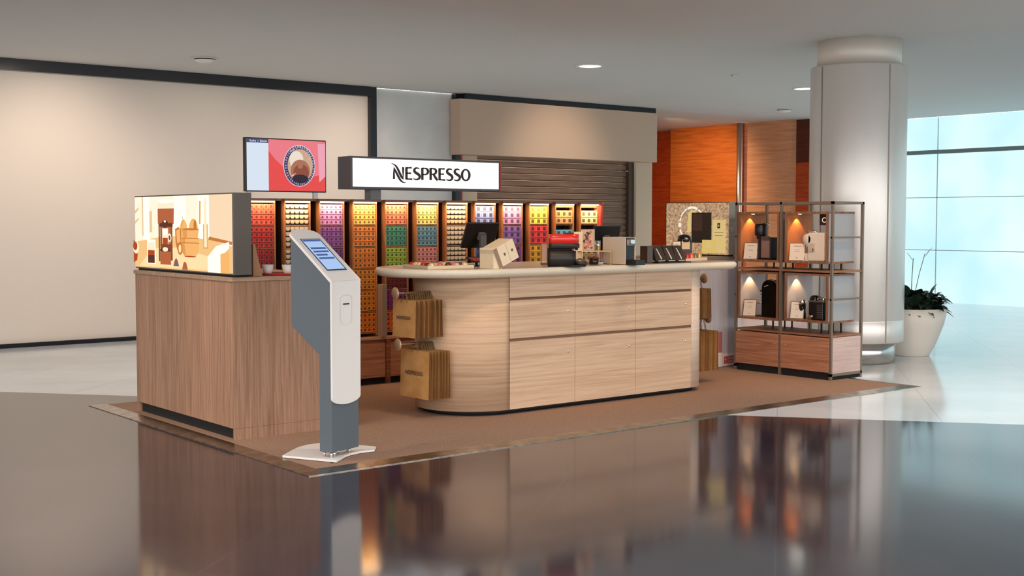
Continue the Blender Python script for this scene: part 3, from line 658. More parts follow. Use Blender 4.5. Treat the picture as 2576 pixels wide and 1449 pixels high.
for i in range(12):
    X0 = 4.807+.3403*i
    for g in range(6 if i < 7 else 3):
        zt = 1.640-.1943*g; cn = SCH[i][g]
        small = i < 7
        R, Cn, rh, cw = (4, 5, .0445, .045) if small else (3, 3, .0593, .075)
        sh_ = 0
        if i >= 10: R = 2; rh = .068; sh_ = .04
        vis = VIS[i][g] if i < 6 else ''
        for r in range(R):
            for c_ in range(Cn):
                x = X0+.015+cw*(c_+.5); z = zt-.0025-rh*(r+.5)-sh_; y = 9.508+.0
                kind = 'silver' if cn == 'silver' else ('dot' if small else 'box')
                if small and not (c_+5*r < len(vis) and vis[c_+5*r] == '1' and count < 300):
                    add_rest(cn, kind, (x, y, z), cw, rh); continue
                key = (cn, kind, rh)
                noun = ('coffee sleeve' if small else 'coffee box')
                tw = TOW[i]+' tower' if TOW[i] in ('leftmost', 'rightmost') else TOW[i]+' tower from the left'
                lb = cn+' '+noun+', '+['leftmost', 'second from left', 'third from left', 'fourth from left', 'rightmost'][c_ if (small or c_ < 2) else 4]+', '+['top', 'second', 'third', 'bottom'][r]+' row, '+RACK[g]+' rack, '+tw.replace(' from the left', ' from left')
                gr = cn+' '+noun+('s' if noun[-1] != 'x' else 'es')+' in the '+RACK[g]+' rack of the '+tw
                if key not in made: made[key] = sleeve_mb(kind, cw, rh).build(noun.replace(' ', '_'), cmats(cn)); o_ = made[key]
                else: o_ = made[key].copy(); col.objects.link(o_)
                o_.location = (x, y, z); tag(o_, lb, noun, gr)
                if small: count += 1
rs = rest.build('coffee_sleeves', rest_m); tag(rs, 'rest of the small coffee sleeves filling the seven left towers', 'coffee sleeves', kind='stuff')

# TV over the display
t = thing('television', 'flat screen showing a metal capsule on red above the left towers', 'screen', (5.23, 9.62, 1.684))
MB().box(4.84, 9.60, 1.742, 5.62, 9.65, 2.20).build('casing', black, t, bev=.004)
mb = MB()
tvL = [(0, rect(0, 0, 1, 1)), (1, rect(0, 0, .27, 1)), (2, rect(0, .925, .27, 1)), (3, [(.27, 1), (1, 1), (1, .35), (.62, .22), (.35, .62), (.27, .78)]),
       (4, [(.5+.42, .18), (1, .3), (1, .95), (.9, .95)]), (12, ell(.66, .5, .205, .41)), (5, ell(.66, .5, .198, .40))]
NT = 44
for i in range(NT):
    a = 2*PI*i/NT; da = .045 if i % 3 else .025
    p_ = [(.66+.19*math.cos(a-da), .5+.385*math.sin(a-da)), (.66+.19*math.cos(a+da), .5+.385*math.sin(a+da)), (.66+.168*math.cos(a+da), .5+.34*math.sin(a+da)), (.66+.168*math.cos(a-da), .5+.34*math.sin(a-da))]
    if not 50 < math.degrees(a) < 130: tvL.append((6, p_))
tvL += [(7, ell(.66, .5, .163, .33)), (8, ell(.61, .62, .09, .17)), (11, ell(.66, .40, .125, .22)), (9, ell(.67, .36, .10, .17)), (10, ell(.66, .24, .105, .085)), (11, ell(.66, .5, .035, .06)),
        (8, [(.50, .50), (.545, .505), (.545, .495)]), (8, [(.545, .30), (.56, .29), (.60, .35), (.598, .355)]), (8, [(.74, .6), (.79, .66), (.787, .665)])]
tpal = [emis('tv_red', (236, 86, 84), .95), emis('tv_pale', (222, 234, 248), .95), emis('tv_header', (84, 98, 140), .7), emis('tv_pink', (242, 130, 140), .95), emis('tv_rose', (246, 170, 190), .95), emis('tv_ring', (78, 66, 104), .7),
        emis('tv_tick', (170, 160, 190), .9), emis('tv_metal', (214, 178, 152), .9), emis('tv_shine', (238, 224, 206), 1.0), emis('tv_copper', (160, 92, 74), .8), emis('tv_dark', (70, 60, 72), .7), emis('tv_mid', (186, 126, 100), .85), emis('tv_white', (240, 232, 250), 1.0)]
prn('screen_picture', (4.85, 9.6, 1.752), (.76, 0, 0), (0, 0, .438), (0, -1, 0), tvL, tpal, t)
tw_ = tpal[12]
def wtext(s, size, m, x, y, z, parent, sx=1, ang=0):
    off = ORG[parent]; M_ = frameM((x-off[0], y-off[1], z-off[2]), (math.cos(ang), 0, math.sin(ang)), (-math.sin(ang), 0, math.cos(ang)))
    return text(s, size, m, 'lettering', parent, M_, ext=.0003, sx=sx)
wtext('Senha  |  Balcão', .026, tw_, 4.953, 9.584, 2.172, t)
for i, ch in enumerate('NESPRESSO'):
    a = math.radians(90+36-9*i)
    wtext(ch, .034, tw_, 5.352+.18*.76*math.cos(a), 9.578, 1.971+.365*.438*math.sin(a), t, ang=a-PI/2)
MB().box(4.86, 9.61, 1.684, 4.90, 9.64, 1.742).build('stand', white_pl, t)
MB().box(5.50, 9.61, 1.684, 5.54, 9.64, 1.742).build('stand', white_pl, t)

# illuminated sign
t = thing('illuminated_sign', 'long white illuminated sign box with dark lettering above the towers', 'sign', (6.6, 9.55, 1.684))
MB().box(5.78, 9.45, 1.775, 7.462, 9.67, 2.066).build('casing', mat('sign_grey', (88, 86, 88), .5), t, bev=.003)
MB().box(7.462, 9.45, 1.785, 7.478, 9.67, 2.056).build('side_strip', mat('red_strip', (196, 70, 66), .5), t)
MB().box(5.80, 9.446, 1.797, 7.44, 9.4505, 2.048).build('light_panel', emis('sign_white', (255, 255, 255), 1.25), t)
MB().box(6.03, 9.52, 1.684, 6.14, 9.62, 1.775).build('post', mat('sign_post', (120, 122, 124), .5), t)
# lettering drawn stroke by stroke (unit letter height 1)
def stroke(mb, pts, ws):
    pts = [Vector((p[0], p[1])) for p in pts]; n_ = len(pts); L_, R_ = [], []
    for i, p in enumerate(pts):
        d = (pts[min(i+1, n_-1)]-pts[max(i-1, 0)]).normalized(); q = Vector((-d[1], d[0]))
        f = i/(n_-1)*(len(ws)-1); a = int(min(f, len(ws)-2)); wv = (ws[a]+(ws[a+1]-ws[a])*(f-a))*1.42
        L_.append(p+q*wv/2); R_.append(p-q*wv/2)
    for i in range(n_-1): mb.append([L_[i], R_[i], R_[i+1], L_[i+1]])
def bez(*P):
    out = []
    for k_ in range(0, len(P)-3, 3):
        a, b, c, d = [Vector(q) for q in P[k_:k_+4]]
        for i in range(13):
            if k_ and i == 0: continue
            u = i/12; out.append(a*(1-u)**3+b*3*u*(1-u)**2+c*3*u*u*(1-u)+d*u**3)
    return out
def letter(ch):
    q = []; V, T = .135, .082
    if ch == 'E':
        stroke(q, [(.10, 0), (.10, 1)], [V+.01, V-.02, V+.01]); stroke(q, [(.1, .955), (.3, .955), (.54, .97)], [T, T, T*1.3]); stroke(q, [(.1, .52), (.3, .52), (.48, .525)], [T, T, T*1.3]); stroke(q, [(.1, .045), (.32, .045), (.58, .035)], [T, T, T*1.4]); wd = .66
    if ch == 'S':
        stroke(q, bez((.52, .90), (.40, 1.0), (.08, 1.0), (.09, .74), (.10, .53), (.55, .50), (.54, .26), (.53, -.02), (.14, -.02), (.02, .10)), [.05, .10, .15, .17, .15, .10, .05]); wd = .66
    if ch == 'P':
        stroke(q, [(.10, 0), (.10, 1)], [V+.01, V-.02, V+.01]); stroke(q, bez((.1, .955), (.35, .97), (.58, .95), (.58, .71), (.58, .45), (.32, .42), (.12, .46)), [T, T, .13, .15, .12, T, T]); wd = .70
    if ch == 'R':
        stroke(q, [(.10, 0), (.10, 1)], [V+.01, V-.02, V+.01]); stroke(q, bez((.1, .955), (.35, .97), (.56, .95), (.56, .73), (.56, .49), (.32, .48), (.14, .49)), [T, T, .13, .15, .12, T, T]); stroke(q, bez((.30, .48), (.45, .40), (.52, .12), (.70, .0)), [.08, .14, .15, .12]); wd = .76
    if ch == 'O':
        stroke(q, [(.40+.33*math.cos(a), .5+.455*math.sin(a)) for a in [2*PI*i/40 for i in range(41)]], [.16, .085, .16, .085, .16]); wd = .88
    if ch == 'N':
        stroke(q, [(.05, .02), (.05, .5), (.06, 1.0)], [.12, .10, .03])
        stroke(q, [(.80, .10), (.80, .6), (.80, 1.0)], [.03, .10, .13])
        stroke(q, bez((-.16, 1.26), (.30, 1.22), (.40, .70), (.62, .30), (.72, .10), (.80, .04), (.84, .0)), [.02, .10, .13, .14, .12, .07, .02])
        stroke(q, bez((.06, .92), (.22, .60), (.36, .30), (.52, .02), (.66, -.20), (.84, -.28), (1.02, -.26)), [.05, .12, .13, .12, .10, .06, .02]); wd = .97
    return q, wd
def logo(parent, x0, zb, y, h, sx, m, name='lettering'):
    mb = MB(); x = x0; off = 0
    for ch in 'NESPRESSO':
        q, wd = letter(ch)
        for quad in q: mb.prism([(x+p[0]*h*sx, y, zb+p[1]*h) for p in quad], (0, .0015, 0))
        x += wd*h*sx
    # no bmesh clean-up of the overlapping strokes is needed
    return mb.build(name, m, parent), x
L0, xe = logo(t, 6.225, 1.869, 9.4435, .112, 1.19, mat('sign_ink', (62, 50, 50), .6))

# ------------------------------------------------------------------ RIGHT REAR CABINET + LIGHTBOX
grey_lam = speck('grey_laminate', (184, 184, 196), (194, 194, 204), 5, .5, (7, 7, .5))
t = thing('rear_cabinet', 'grey laminate cabinet standing behind the right end of the oak counter', 'cabinet', (9.35, 8.87, .014))
MB().box(9.0, 8.42, .014, 9.70, 9.33, 1.10).build('body', grey_lam, t, bev=.003)
MB().box(8.98, 8.40, 1.10, 9.72, 9.35, 1.13).build('cabinet_top', mat('grey_top', (132, 120, 112), .5), t, bev=.003)
t = thing('lightbox', 'speckled beige picture box with a white bead ring on the rear cabinet', 'lightbox', (9.66, 8.87, 1.13))
MB().box(9.607, 8.425, 1.145, 9.71, 9.31, 1.684).build('frame', mat('box_greygreen', (158, 168, 164), .6), t, bev=.003)
MB().box(9.62, 8.44, 1.13, 9.70, 9.30, 1.145).build('foot', matt_black, t)
spk = speck('speckled_print', (150, 112, 84), (226, 198, 160), 42, .6, emit=.28, lo=.32, hi=.62)
R2 = [(0, rect(0, 0, 1, 1)), (6, rect(0, .985, 1, 1)), (6, rect(0, 0, .012, 1))]
def bead(a, r1=.195, r2=.33, w_=.03, da=6, m_=1):
    a0, a1 = math.radians(a-da), math.radians(a+da); n_ = 5
    P = [(.43+(r1+w_*.32)*math.cos(a0+(a1-a0)*i/n_), .57+(r2+w_*.5)*math.sin(a0+(a1-a0)*i/n_)) for i in range(n_+1)] + [(.43+(r1-w_*.32)*math.cos(a1-(a1-a0)*i/n_), .57+(r2-w_*.5)*math.sin(a1-(a1-a0)*i/n_)) for i in range(n_+1)]
    return (m_, P)
R2 += [bead(88, da=24, w_=.045), bead(122, da=7), bead(142, da=10), bead(163, da=6), bead(181, da=7, w_=.07), bead(205, da=9), bead(222, da=7), bead(52, da=7), bead(40, da=4), bead(30, da=3)]
R2 += [(2, [(.37, .42), (.34, .42), (.36, .47), (.37, .78), (.42, .85), (.5, .85), (.5, .80), (.43, .78), (.42, .42)]), (3, rect(.43, .22, .74, .80)), (4, rect(.45, .45, .6, .77)), (3, rect(.44, .785, .74, .80)),
       (2, rect(.755, .26, .96, .66)), (5, rect(.60, .03, .96, .28)), (2, rect(.81, .03, .96, .26)), (3, rect(.835, .50, .875, .60)), (2, rect(.848, .53, .862, .57)), (4, rect(.79, .42, .93, .428)), (4, rect(.80, .36, .92, .367)), (2, rect(.67, .12, .74, .26))]
rp_ = [spk, emis('bead_white', (255, 244, 226), .95), emis('print_cream2', (238, 208, 138), .8), mat('print_black', (30, 24, 22), .4), mat('print_umber', (76, 50, 42), .5), emis('print_yellow', (240, 206, 120), .8), mat('print_edge', (60, 44, 36), .6)]
prn('backlit_picture', (9.607, 9.31, 1.145), (0, -.885, 0), (0, 0, .54), (-1, 0, 0), R2, rp_, t)
# notices at the cabinet foot
t = thing('floor_notice', 'white bordered red notice low on the grey rear cabinet', 'notice', (9.61, 8.41, .03))
MB().box(9.525, 8.411, .02, 9.695, 8.419, .145).build('board', white_pl, t)
mb = MB(); mb.box(9.537, 8.409, .042, 9.693, 8.411, .118, 0)
mb.cyl((9.56, 8.4085, .085), .009, .001, 12, 1, 'Y')
for k_ in range(4): mb.box(9.60, 8.4085, .055+.014*k_, 9.685, 8.409, .060+.014*k_, 1)
mb.build('red_panel', [mat('notice_red', (186, 92, 96), .5), mat('notice_pink', (226, 176, 176), .5)], t)
t = thing('display_stand', 'narrow red and white board behind the right paper bags', 'board', (9.47, 8.40, .014))
MB().box(9.438, 8.392, .014, 9.50, 8.418, .16).build('white_base', white_pl, t, bev=.008)
MB().box(9.438, 8.408, .16, 9.505, 8.418, .37).build('red_card', mat('card_red', (176, 110, 116), .6), t)
# capsules, price card and black coffee maker by the rear lightbox
CAPC = [('dark blue', (54, 60, 84)), ('red', (196, 46, 38)), ('orange', (222, 120, 60)), ('green', (96, 120, 84)), ('gold', (206, 160, 84)), ('brown', (96, 58, 44)), ('cream', (232, 206, 166)), ('pink', (226, 150, 132)), ('pale yellow', (226, 200, 120)), ('coral', (230, 108, 88)), ('black', (36, 30, 30)), ('silver', (200, 192, 182))]
def capsule(cn, rgb):
    if ('cap', cn) in made: o_ = made[('cap', cn)].copy(); col.objects.link(o_); return o_
    o_ = MB().lathe([(0, .040), (.010, .039), (.019, .034), (.026, .022), (.0275, .006), (.031, .004), (.031, 0), (0, 0)], (0, 0, 0), 24).build('coffee_capsule', mat('cap_'+cn.replace(' ', '_'), rgb, .3, .35)); made[('cap', cn)] = o_
    return o_
a15 = math.radians(20)
t = thing('display_tray', 'white low tray at the far right end of the beige worktop', 'tray', (7.88, 7.44, 1.135), rz=a15)
MB().box(0, 0, 0, .58, .30, .028).build('tray_body', mat('tray_white', (222, 210, 190), .5), t, bev=.004, local=True)
for k_, ci in enumerate((0, 0, 1, 9, 3, 4)):
    x = .05+.09*k_; y = .05
    o_ = capsule(*CAPC[ci]); o_.location = (7.88+x*math.cos(a15)-y*math.sin(a15), 7.44+x*math.sin(a15)+y*math.cos(a15), 1.163)
    tag(o_, ['dark blue coffee capsule at the left end of the white right tray', 'second dark blue capsule in the row on the white right tray', 'red coffee capsule on the white tray before the black machine', 'coral coffee capsule on the white tray beside the red one', 'green coffee capsule on the white tray at the right', 'gold coffee capsule nearest the tray right end'][k_], 'capsule', 'capsules on the white right tray')
def price_card(name, label, loc, rz, w_, h_, m=None, lean=.35):
    t = thing(name, label, 'card', loc, rz=rz)
    # stands on its lower edge, leans backwards (+y local)
    dy = h_*lean
    mb = MB(); mb.prism([(-w_/2, 0, 0), (w_/2, 0, 0), (w_/2, dy, h_), (-w_/2, dy, h_)], (0, .012, 0)); mb.build('backing', mat('card_back', (120, 96, 74), .6), t, local=True)
    e_ = .004; mb = MB(); mb.prism([(-w_/2+e_, -.0015, .006), (w_/2-e_, -.0015, .006), (w_/2-e_, dy-.0025, h_-.006), (-w_/2+e_, dy-.0025, h_-.006)], (0, -.001, 0)); mb.build('card_face', mat('card_white', (228, 216, 202), .6), t, local=True)
    mb = MB()
    for f0, f1, ww in ((.80, .84, .5), (.60, .62, .3), (.52, .54, .36), (.14, .19, .12)):
        mb.prism([(-w_/2*ww, dy*f0-.0045, h_*f0), (w_/2*ww, dy*f0-.0045, h_*f0), (w_/2*ww, dy*f1-.0045, h_*f1), (-w_/2*ww, dy*f1-.0045, h_*f1)], (0, -.0005, 0))
    mb.build('print', mat('faint_print', (170, 156, 144), .7), t, local=True)
    MB().prism([(-w_/2, .012, 0), (-w_/2, dy+.06, 0), (-w_/2, dy+.01, h_*.9)], (.004, 0, 0)).build('strut', mat('card_back', (120, 96, 74), .6), t, local=True)
    return t
price_card('price_card', 'blank white leaning card on the white right tray before the picture box', (8.02, 7.63, 1.163), math.radians(-42), .07, .15, lean=.3)

# small black machine at the right end of the island
t = thing('coffee_machine', 'small black coffee machine with a cream label at the right end of the worktop', 'coffee machine', (8.22, 7.72, 1.163), rz=math.radians(-30))
MB().box(-.06, -.02, 0, .06, .12, .15).build('body', black, t, bev=.02, seg=3, local=True)
MB().lathe([(.062, .14), (.062, .165), (.05, .195), (.02, .207), (0, .208)], (0, .03, 0), 28).build('domed_head', mat('gloss_black', (16, 15, 16), .1), t, local=True)
MB().box(-.04, -.024, .075, .035, -.0205, .15).build('label_card', mat('label_cream', (214, 190, 150), .6), t, local=True)
MB().box(-.045, -.055, 0, .045, -.02, .02).build('drip_tray', chrome, t, bev=.003, local=True)
MB().lathe([(0, .165), (.014, .165), (.016, .175), (0, .18)], (0, -.035, 0), 16).build('spout', chrome, t, local=True)

# ------------------------------------------------------------------ THINGS ON THE ISLAND
ZT = 1.135
# capsule tray at the left
tl = math.radians(-9)
t = thing('capsule_tray', 'cream tray of loose coloured capsules at the left end of the worktop', 'tray', (5.255, 7.515, ZT), rz=tl)
mb = MB(); mb.box(0, 0, 0, .385, .44, .006); mb.box(0, 0, .006, .385, .012, .026); mb.box(0, .428, .006, .385, .44, .026); mb.box(0, .012, .006, .012, .428, .026); mb.box(.373, .012, .006, .385, .428, .026)
mb.build('tray_body', mat('tray_cream', (216, 200, 168), .5), t, bev=.002, seg=1, local=True)
rowsn = ['front', 'second', 'third', 'fourth', 'back']; colsn = ['left end', 'left middle', 'centre', 'right middle', 'right end']
for r in range(6):
    for c_ in range(5):
        ci = [6, 7, 1, 9, 8, 2, 5, 10, 4, 11, 3, 0][(r*5+c_*3+r*r) % 12]; lx = .055+.069*c_+random.uniform(-.006, .006); ly = .05+.068*r+random.uniform(-.006, .006)
        o_ = capsule(*CAPC[ci]); o_.location = (5.255+lx*math.cos(tl)-ly*math.sin(tl), 7.515+lx*math.sin(tl)+ly*math.cos(tl), ZT+.006)
        rn = ['front', 'second', 'third', 'fourth', 'fifth', 'rearmost'][r]
        tag(o_, CAPC[ci][0]+' coffee capsule at the '+colsn[c_]+' of the '+rn+' row in the cream tray', 'capsule', 'loose capsules in the cream tray')
# card terminal
t = thing('card_terminal', 'small dark payment terminal with a red top beside the black monitor', 'card terminal', (5.80, 7.62, ZT), rz=math.radians(-10))
MB().prism([(-.05, -.03, .035), (.05, -.03, .035), (.06, .10, .065), (-.06, .10, .065)], (0, 0, .014)).build('body', black, t, bev=.003, local=True)
MB().prism([(-.045, -.025, .0502), (.05, -.025, .0502), (.055, .07, .0722), (-.05, .07, .0722)], (0, -.001, .002)).build('top_face', mat('terminal_red', (176, 84, 76), .4), t, local=True)
MB().lathe([(.045, 0), (.045, .006), (.012, .014), (.012, .045)], (0, .03, 0), 20).build('stand', chrome, t, local=True)
# POS monitors
def monitor(name, label, loc, rz, wd, ht, tilt, neckh):
    t = thing(name, label, 'monitor', loc, rz=rz)
    # seen from behind: screen faces +y; head leans with its top towards -y
    R_ = Matrix.Translation((0, 0, neckh)) @ Matrix.Rotation(tilt, 4, 'X')
    MB().box(-wd/2, -.012, -ht/2, wd/2, .012, ht/2).xf(R_).build('display_back', mat('monitor_black', (14, 13, 14), .3), t, bev=.004, local=True)
    MB().box(-wd/2+.01, .0121, -ht/2+.01, wd/2-.01, .0135, ht/2-.01).xf(R_).build('screen', emis('pos_screen', (120, 130, 150), .5), t, local=True)
    MB().box(-.035, -.035, -.03, .035, -.012, .03).xf(R_).build('mount', mat('monitor_grey', (84, 78, 76), .4), t, bev=.004, local=True)
    mb = MB(); mb.box(-.03, -.05, .01, .03, -.025, neckh+.0); mb.build('neck', mat('monitor_grey', (84, 78, 76), .4), t, bev=.003, local=True)
    MB().box(-.10, -.09, 0, .10, .09, .012).build('base', mat('monitor_black', (14, 13, 14), .3), t, bev=.004, local=True)
    mb = MB(); mb.box(-wd/2+.02, -.0126, ht/2-.03, -wd/2+.06, -.0121, ht/2-.022).xf(R_); mb.box(-wd/2+.03, -.0126, -ht/2+.012, -wd/2+.045, -.0121, -ht/2+.024).xf(R_); mb.box(-wd/2+.055, -.0126, -ht/2+.012, -wd/2+.06, -.0121, -ht/2+.024).xf(R_)
    mb.box(-.03, -.0126, .028, .03, -.0121, .030).xf(R_)
    mb.build('back_marking', mat('marking_grey', (170, 166, 164), .5), t, local=True)
monitor('cashier_monitor', 'large black cashier monitor seen from behind beside the tilted cream boxes', (6.00, 7.86, ZT), math.radians(2), .325, .215, math.radians(23), .245)
monitor('cashier_monitor', 'right black cashier monitor seen from behind near the white coffee machine', (7.42, 7.92, ZT), math.radians(4), .33, .225, math.radians(14), .205)
# cream boxes
t = thing('gift_box', 'upright plain cream box leaning place for the tilted pack', 'box', (5.685, 7.28, ZT)); t['label'] = 'upright plain cream box left of the tilted cream pack'
MB().box(.0, .0, 0, .085, .17, .155).build('carton', cream, t, bev=.002, local=True)
MB().box(-.0006, .02, .02, 0, .035, .024).build('print', mat('faint_print', (170, 156, 144), .7), t, local=True)
TB = math.radians(-24)
t = thing('gift_pack', 'tilted cream pack with a brown band resting against the upright box', 'box', (5.735, 7.27, ZT+.001), rot=(0, TB, 0))
# local frame: origin at the corner that stands on the worktop; x along the front
MB().box(0, 0, 0, .205, .17, .155).build('carton', cream, t, bev=.002, local=True)
MB().box(.0, -.0015, .0, .035, .0, .155).build('band', mat('band_brown', (150, 122, 100), .6), t, local=True)
MB().box(.122, -.0015, .0, .124, 0, .155).build('seam_line', mat('faint_print', (170, 156, 144), .7), t, local=True)
for xx in (.088, .165):
    mb = MB(); mb.box(xx-.008, -.002, .07, xx+.008, 0, .09); mb.build('emblem', mat('emblem_brown', (96, 84, 62), .6), t, local=True)
MB().box(.005, .04, -.0005, .03, .06, .0).build('code_print', mat('faint_print', (170, 156, 144), .7), t, local=True) if False else None

# red and black machine
yaw = math.radians(-39)
t = thing('coffee_machine', 'round-headed coffee machine with a bright red top and black body', 'coffee machine', (6.30, 7.38, ZT), rz=yaw)
def stadium(x0, x1, r, z, n=12):
    """rounded plan, long axis x, right end round, left end squarer"""
    p = [(x1-r+r*math.cos(a), r*math.sin(a), z) for a in [-PI/2+PI*i/n for i in range(n+1)]]
    q = .03
    p += [(x0+q+q*math.cos(a), r-q+q*math.sin(a), z) for a in [PI/2+PI/2*i/4 for i in range(5)]] + [(x0+q+q*math.cos(a), -r+q+q*math.sin(a), z) for a in [PI+PI/2*i/4 for i in range(5)]]
    return p
redm = mat('machine_red', (228, 46, 34), .22, coat=.5)
dkm = mat('machine_dark', (40, 34, 31), .45)
MB().layers([stadium(.01, .245, .068, z) for z in (.182, .255)]).build('red_lid', redm, t, local=True)
MB().layers([stadium(.01, .245, .068, .181), stadium(.01, .25, .0685, .175), stadium(.01, .25, .0685, .150), stadium(.01, .235, .06, .142)]).build('brew_head', dkm, t, local=True)
MB().layers([stadium(.0, .222, .06, z) for z in (.012, .125)]).build('body', dkm, t, local=True)
MB().layers([stadium(.0, .19, .05, z) for z in (.124, .145)]).build('collar', matt_black, t, local=True)
MB().layers([stadium(.0, .30, .055, z) for z in (0, .012)]).build('base', black, t, local=True)
MB().lathe([(.045, .012), (.047, .04), (.043, .042), (0, .042)], (.262, 0, 0), 28).build('drip_tray', dkm, t, local=True)
MB().lathe([(.014, .143), (.010, .130), (0, .130)], (.225, 0, 0), 16).build('spout', matt_black, t, local=True)
MB().box(.13, -.02, .255, .20, .02, .266).build('lever', black, t, bev=.004, local=True)
MB().box(-.055, -.04, .03, -.002, .04, .185).build('water_tank', mat('tank_smoke', (206, 150, 100), .1, trans=.7), t, bev=.01, local=True)
MB().box(-.055, -.04, .012, -.002, .04, .03).build('tank_base', black, t, local=True)

# standing cream card, picture card, gold riser and the things on and under it
t = thing('menu_card', 'plain cream card standing between the red machine and the picture card', 'card', (6.75, 7.52, ZT), rz=math.radians(-30))
MB().box(-.035, 0, 0, .035, .01, .27).build('card', mat('menu_cream', (236, 212, 176), .6), t, local=True)
MB().box(-.035, -.02, 0, .035, .03, .006).build('foot', white_pl, t, local=True)
t = thing('acrylic_riser', 'thin gold framed riser table in the middle of the worktop', 'riser', (6.86, 7.50, ZT), rz=math.radians(-12))
gold = mat('gold_frame', (206, 176, 110), .35, .6)
MB().box(-.12, -.07, .108, .16, .09, .114).build('shelf', gold, t, local=True)
for sx, sy in ((-.118, -.068), (.152, -.068), (-.118, .082), (.152, .082)): MB().box(sx, sy, 0, sx+.006, sy+.006, .108).build('leg', gold, t, local=True)
t = thing('picture_card', 'flower picture card standing on the gold riser', 'picture card', (6.84, 7.50, ZT+.114), rz=math.radians(-35))
MB().box(-.052, 0, 0, .052, .012, .175).build('board', mat('board_grey', (176, 168, 160), .5), t, local=True)
random.seed(3)
mb = MB(); mb.box(-.05, -.001, .006, .04, 0, .170, 0)
for k_ in range(46):
    x = random.uniform(-.036, .028); z = random.uniform(.02, .155); r_ = random.uniform(.006, .014)
    mi = random.choice([1, 2, 3, 4, 5, 1, 3] if z > .06 else [3, 4, 5, 3])
    mb.prism([(x+r_*math.cos(a+k_), -.0012-.0003*(k_ % 7), z+r_*.9*math.sin(a+k_)) for a in [2*PI*j/5 for j in range(5)]], (0, -.0003, 0), mi)
mb.build('flower_print', [mat('fp0', (214, 176, 140), .6), mat('fp1', (74, 52, 44), .6), mat('fp2', (70, 82, 48), .6), mat('fp3', (206, 128, 112), .6), mat('fp4', (228, 190, 176), .6), mat('fp5', (150, 76, 60), .6)], t, local=True)
t = thing('capsule_box', 'small dark round tin with a red lid under the gold riser', 'tin', (6.90, 7.50, ZT))
MB().lathe([(.0, 0), (.036, 0), (.04, .02), (.04, .05), (0, .05)], (0, 0, 0), 24).build('tin_body', mat('tin_green', (28, 34, 28), .25), t, local=True)
MB().lathe([(.041, .05), (.041, .06), (.0, .064)], (0, 0, 0), 24).build('lid', mat('tin_red', (150, 48, 40), .4), t, local=True)
mb = MB(); mb.box(-.03, -.02, 0, .03, .02, .02); solo(mb, 'sample_packet', white_pl, 'small white packet right of the dark tin', 'packet', (6.99, 7.53, ZT), rz=-.3, bev=.006)
t = thing('card_reader', 'tiny white and black reader at the foot of the right monitor', 'card reader', (7.15, 7.60, ZT), rz=-.4)
MB().box(-.035, -.02, 0, .035, .02, .012).build('base', black, t, local=True); MB().box(-.032, -.018, .012, .032, .018, .036).build('body', white_pl, t, bev=.004, local=True)
mb = MB(); mb.prism([(-.06, -.03, 0), (.06, -.03, 0), (.06, .03, 0), (-.06, .03, 0)], (0, 0, .002)); solo(mb, 'paper_slip', mat('paper_pale', (230, 220, 200), .7), 'flat pale slip of paper on the front edge of the worktop', 'paper', (6.88, 7.335, ZT), rz=-.2)
mb = MB(); mb.tube([(-.08, .015, .015), (-.02, .0, .045), (.0, 0, .052), (.03, 0, .04), (.07, -.01, .008)], .009, 10); solo(mb, 'machine_handle', mat('handle_brown', (104, 84, 70), .4), 'bent brown handle lying between the red machine and the gold riser', 'handle', (6.66, 7.40, ZT+.002), rz=-.3)
# tall glass dispenser
t = thing('cup_dispenser', 'tall narrow clear and steel tube left of the white coffee machine', 'dispenser', (7.0, 7.56, ZT))
MB().cyl((0, 0, .0), .022, .19, 20).build('tube', mat('tube_pale', (212, 190, 172), .15, .2), t, local=True)
MB().cyl((0, 0, .12), .0235, .075, 20).build('steel_sleeve', chrome, t, local=True)
# white machine facing the camera side
t = thing('coffee_machine', 'slim white sided coffee machine with a black front on the worktop', 'coffee machine', (7.035, 7.27, ZT))
wm = mat('machine_white', (222, 204, 180), .4)
MB().box(0, 0, .004, .008, .27, .225).build('side_panel', wm, t, bev=.003, local=True)
MB().box(.112, 0, .02, .120, .27, .225).build('side_panel', wm, t, bev=.003, local=True)
MB().box(.008, .01, .004, .112, .265, .22).build('body', mat('machine_black', (28, 30, 32), .3), t, bev=.003, local=True)
MB().box(.012, -.012, .15, .108, .012, .215).build('brew_head', mat('head_steel', (120, 110, 106), .25, .7), t, bev=.01, local=True)
MB().box(.04, -.03, .17, .085, -.01, .21).build('spout', chrome, t, bev=.006, local=True)
MB().box(.01, -.12, 0, .112, .01, .042).build('drip_tray', black, t, bev=.004, local=True)
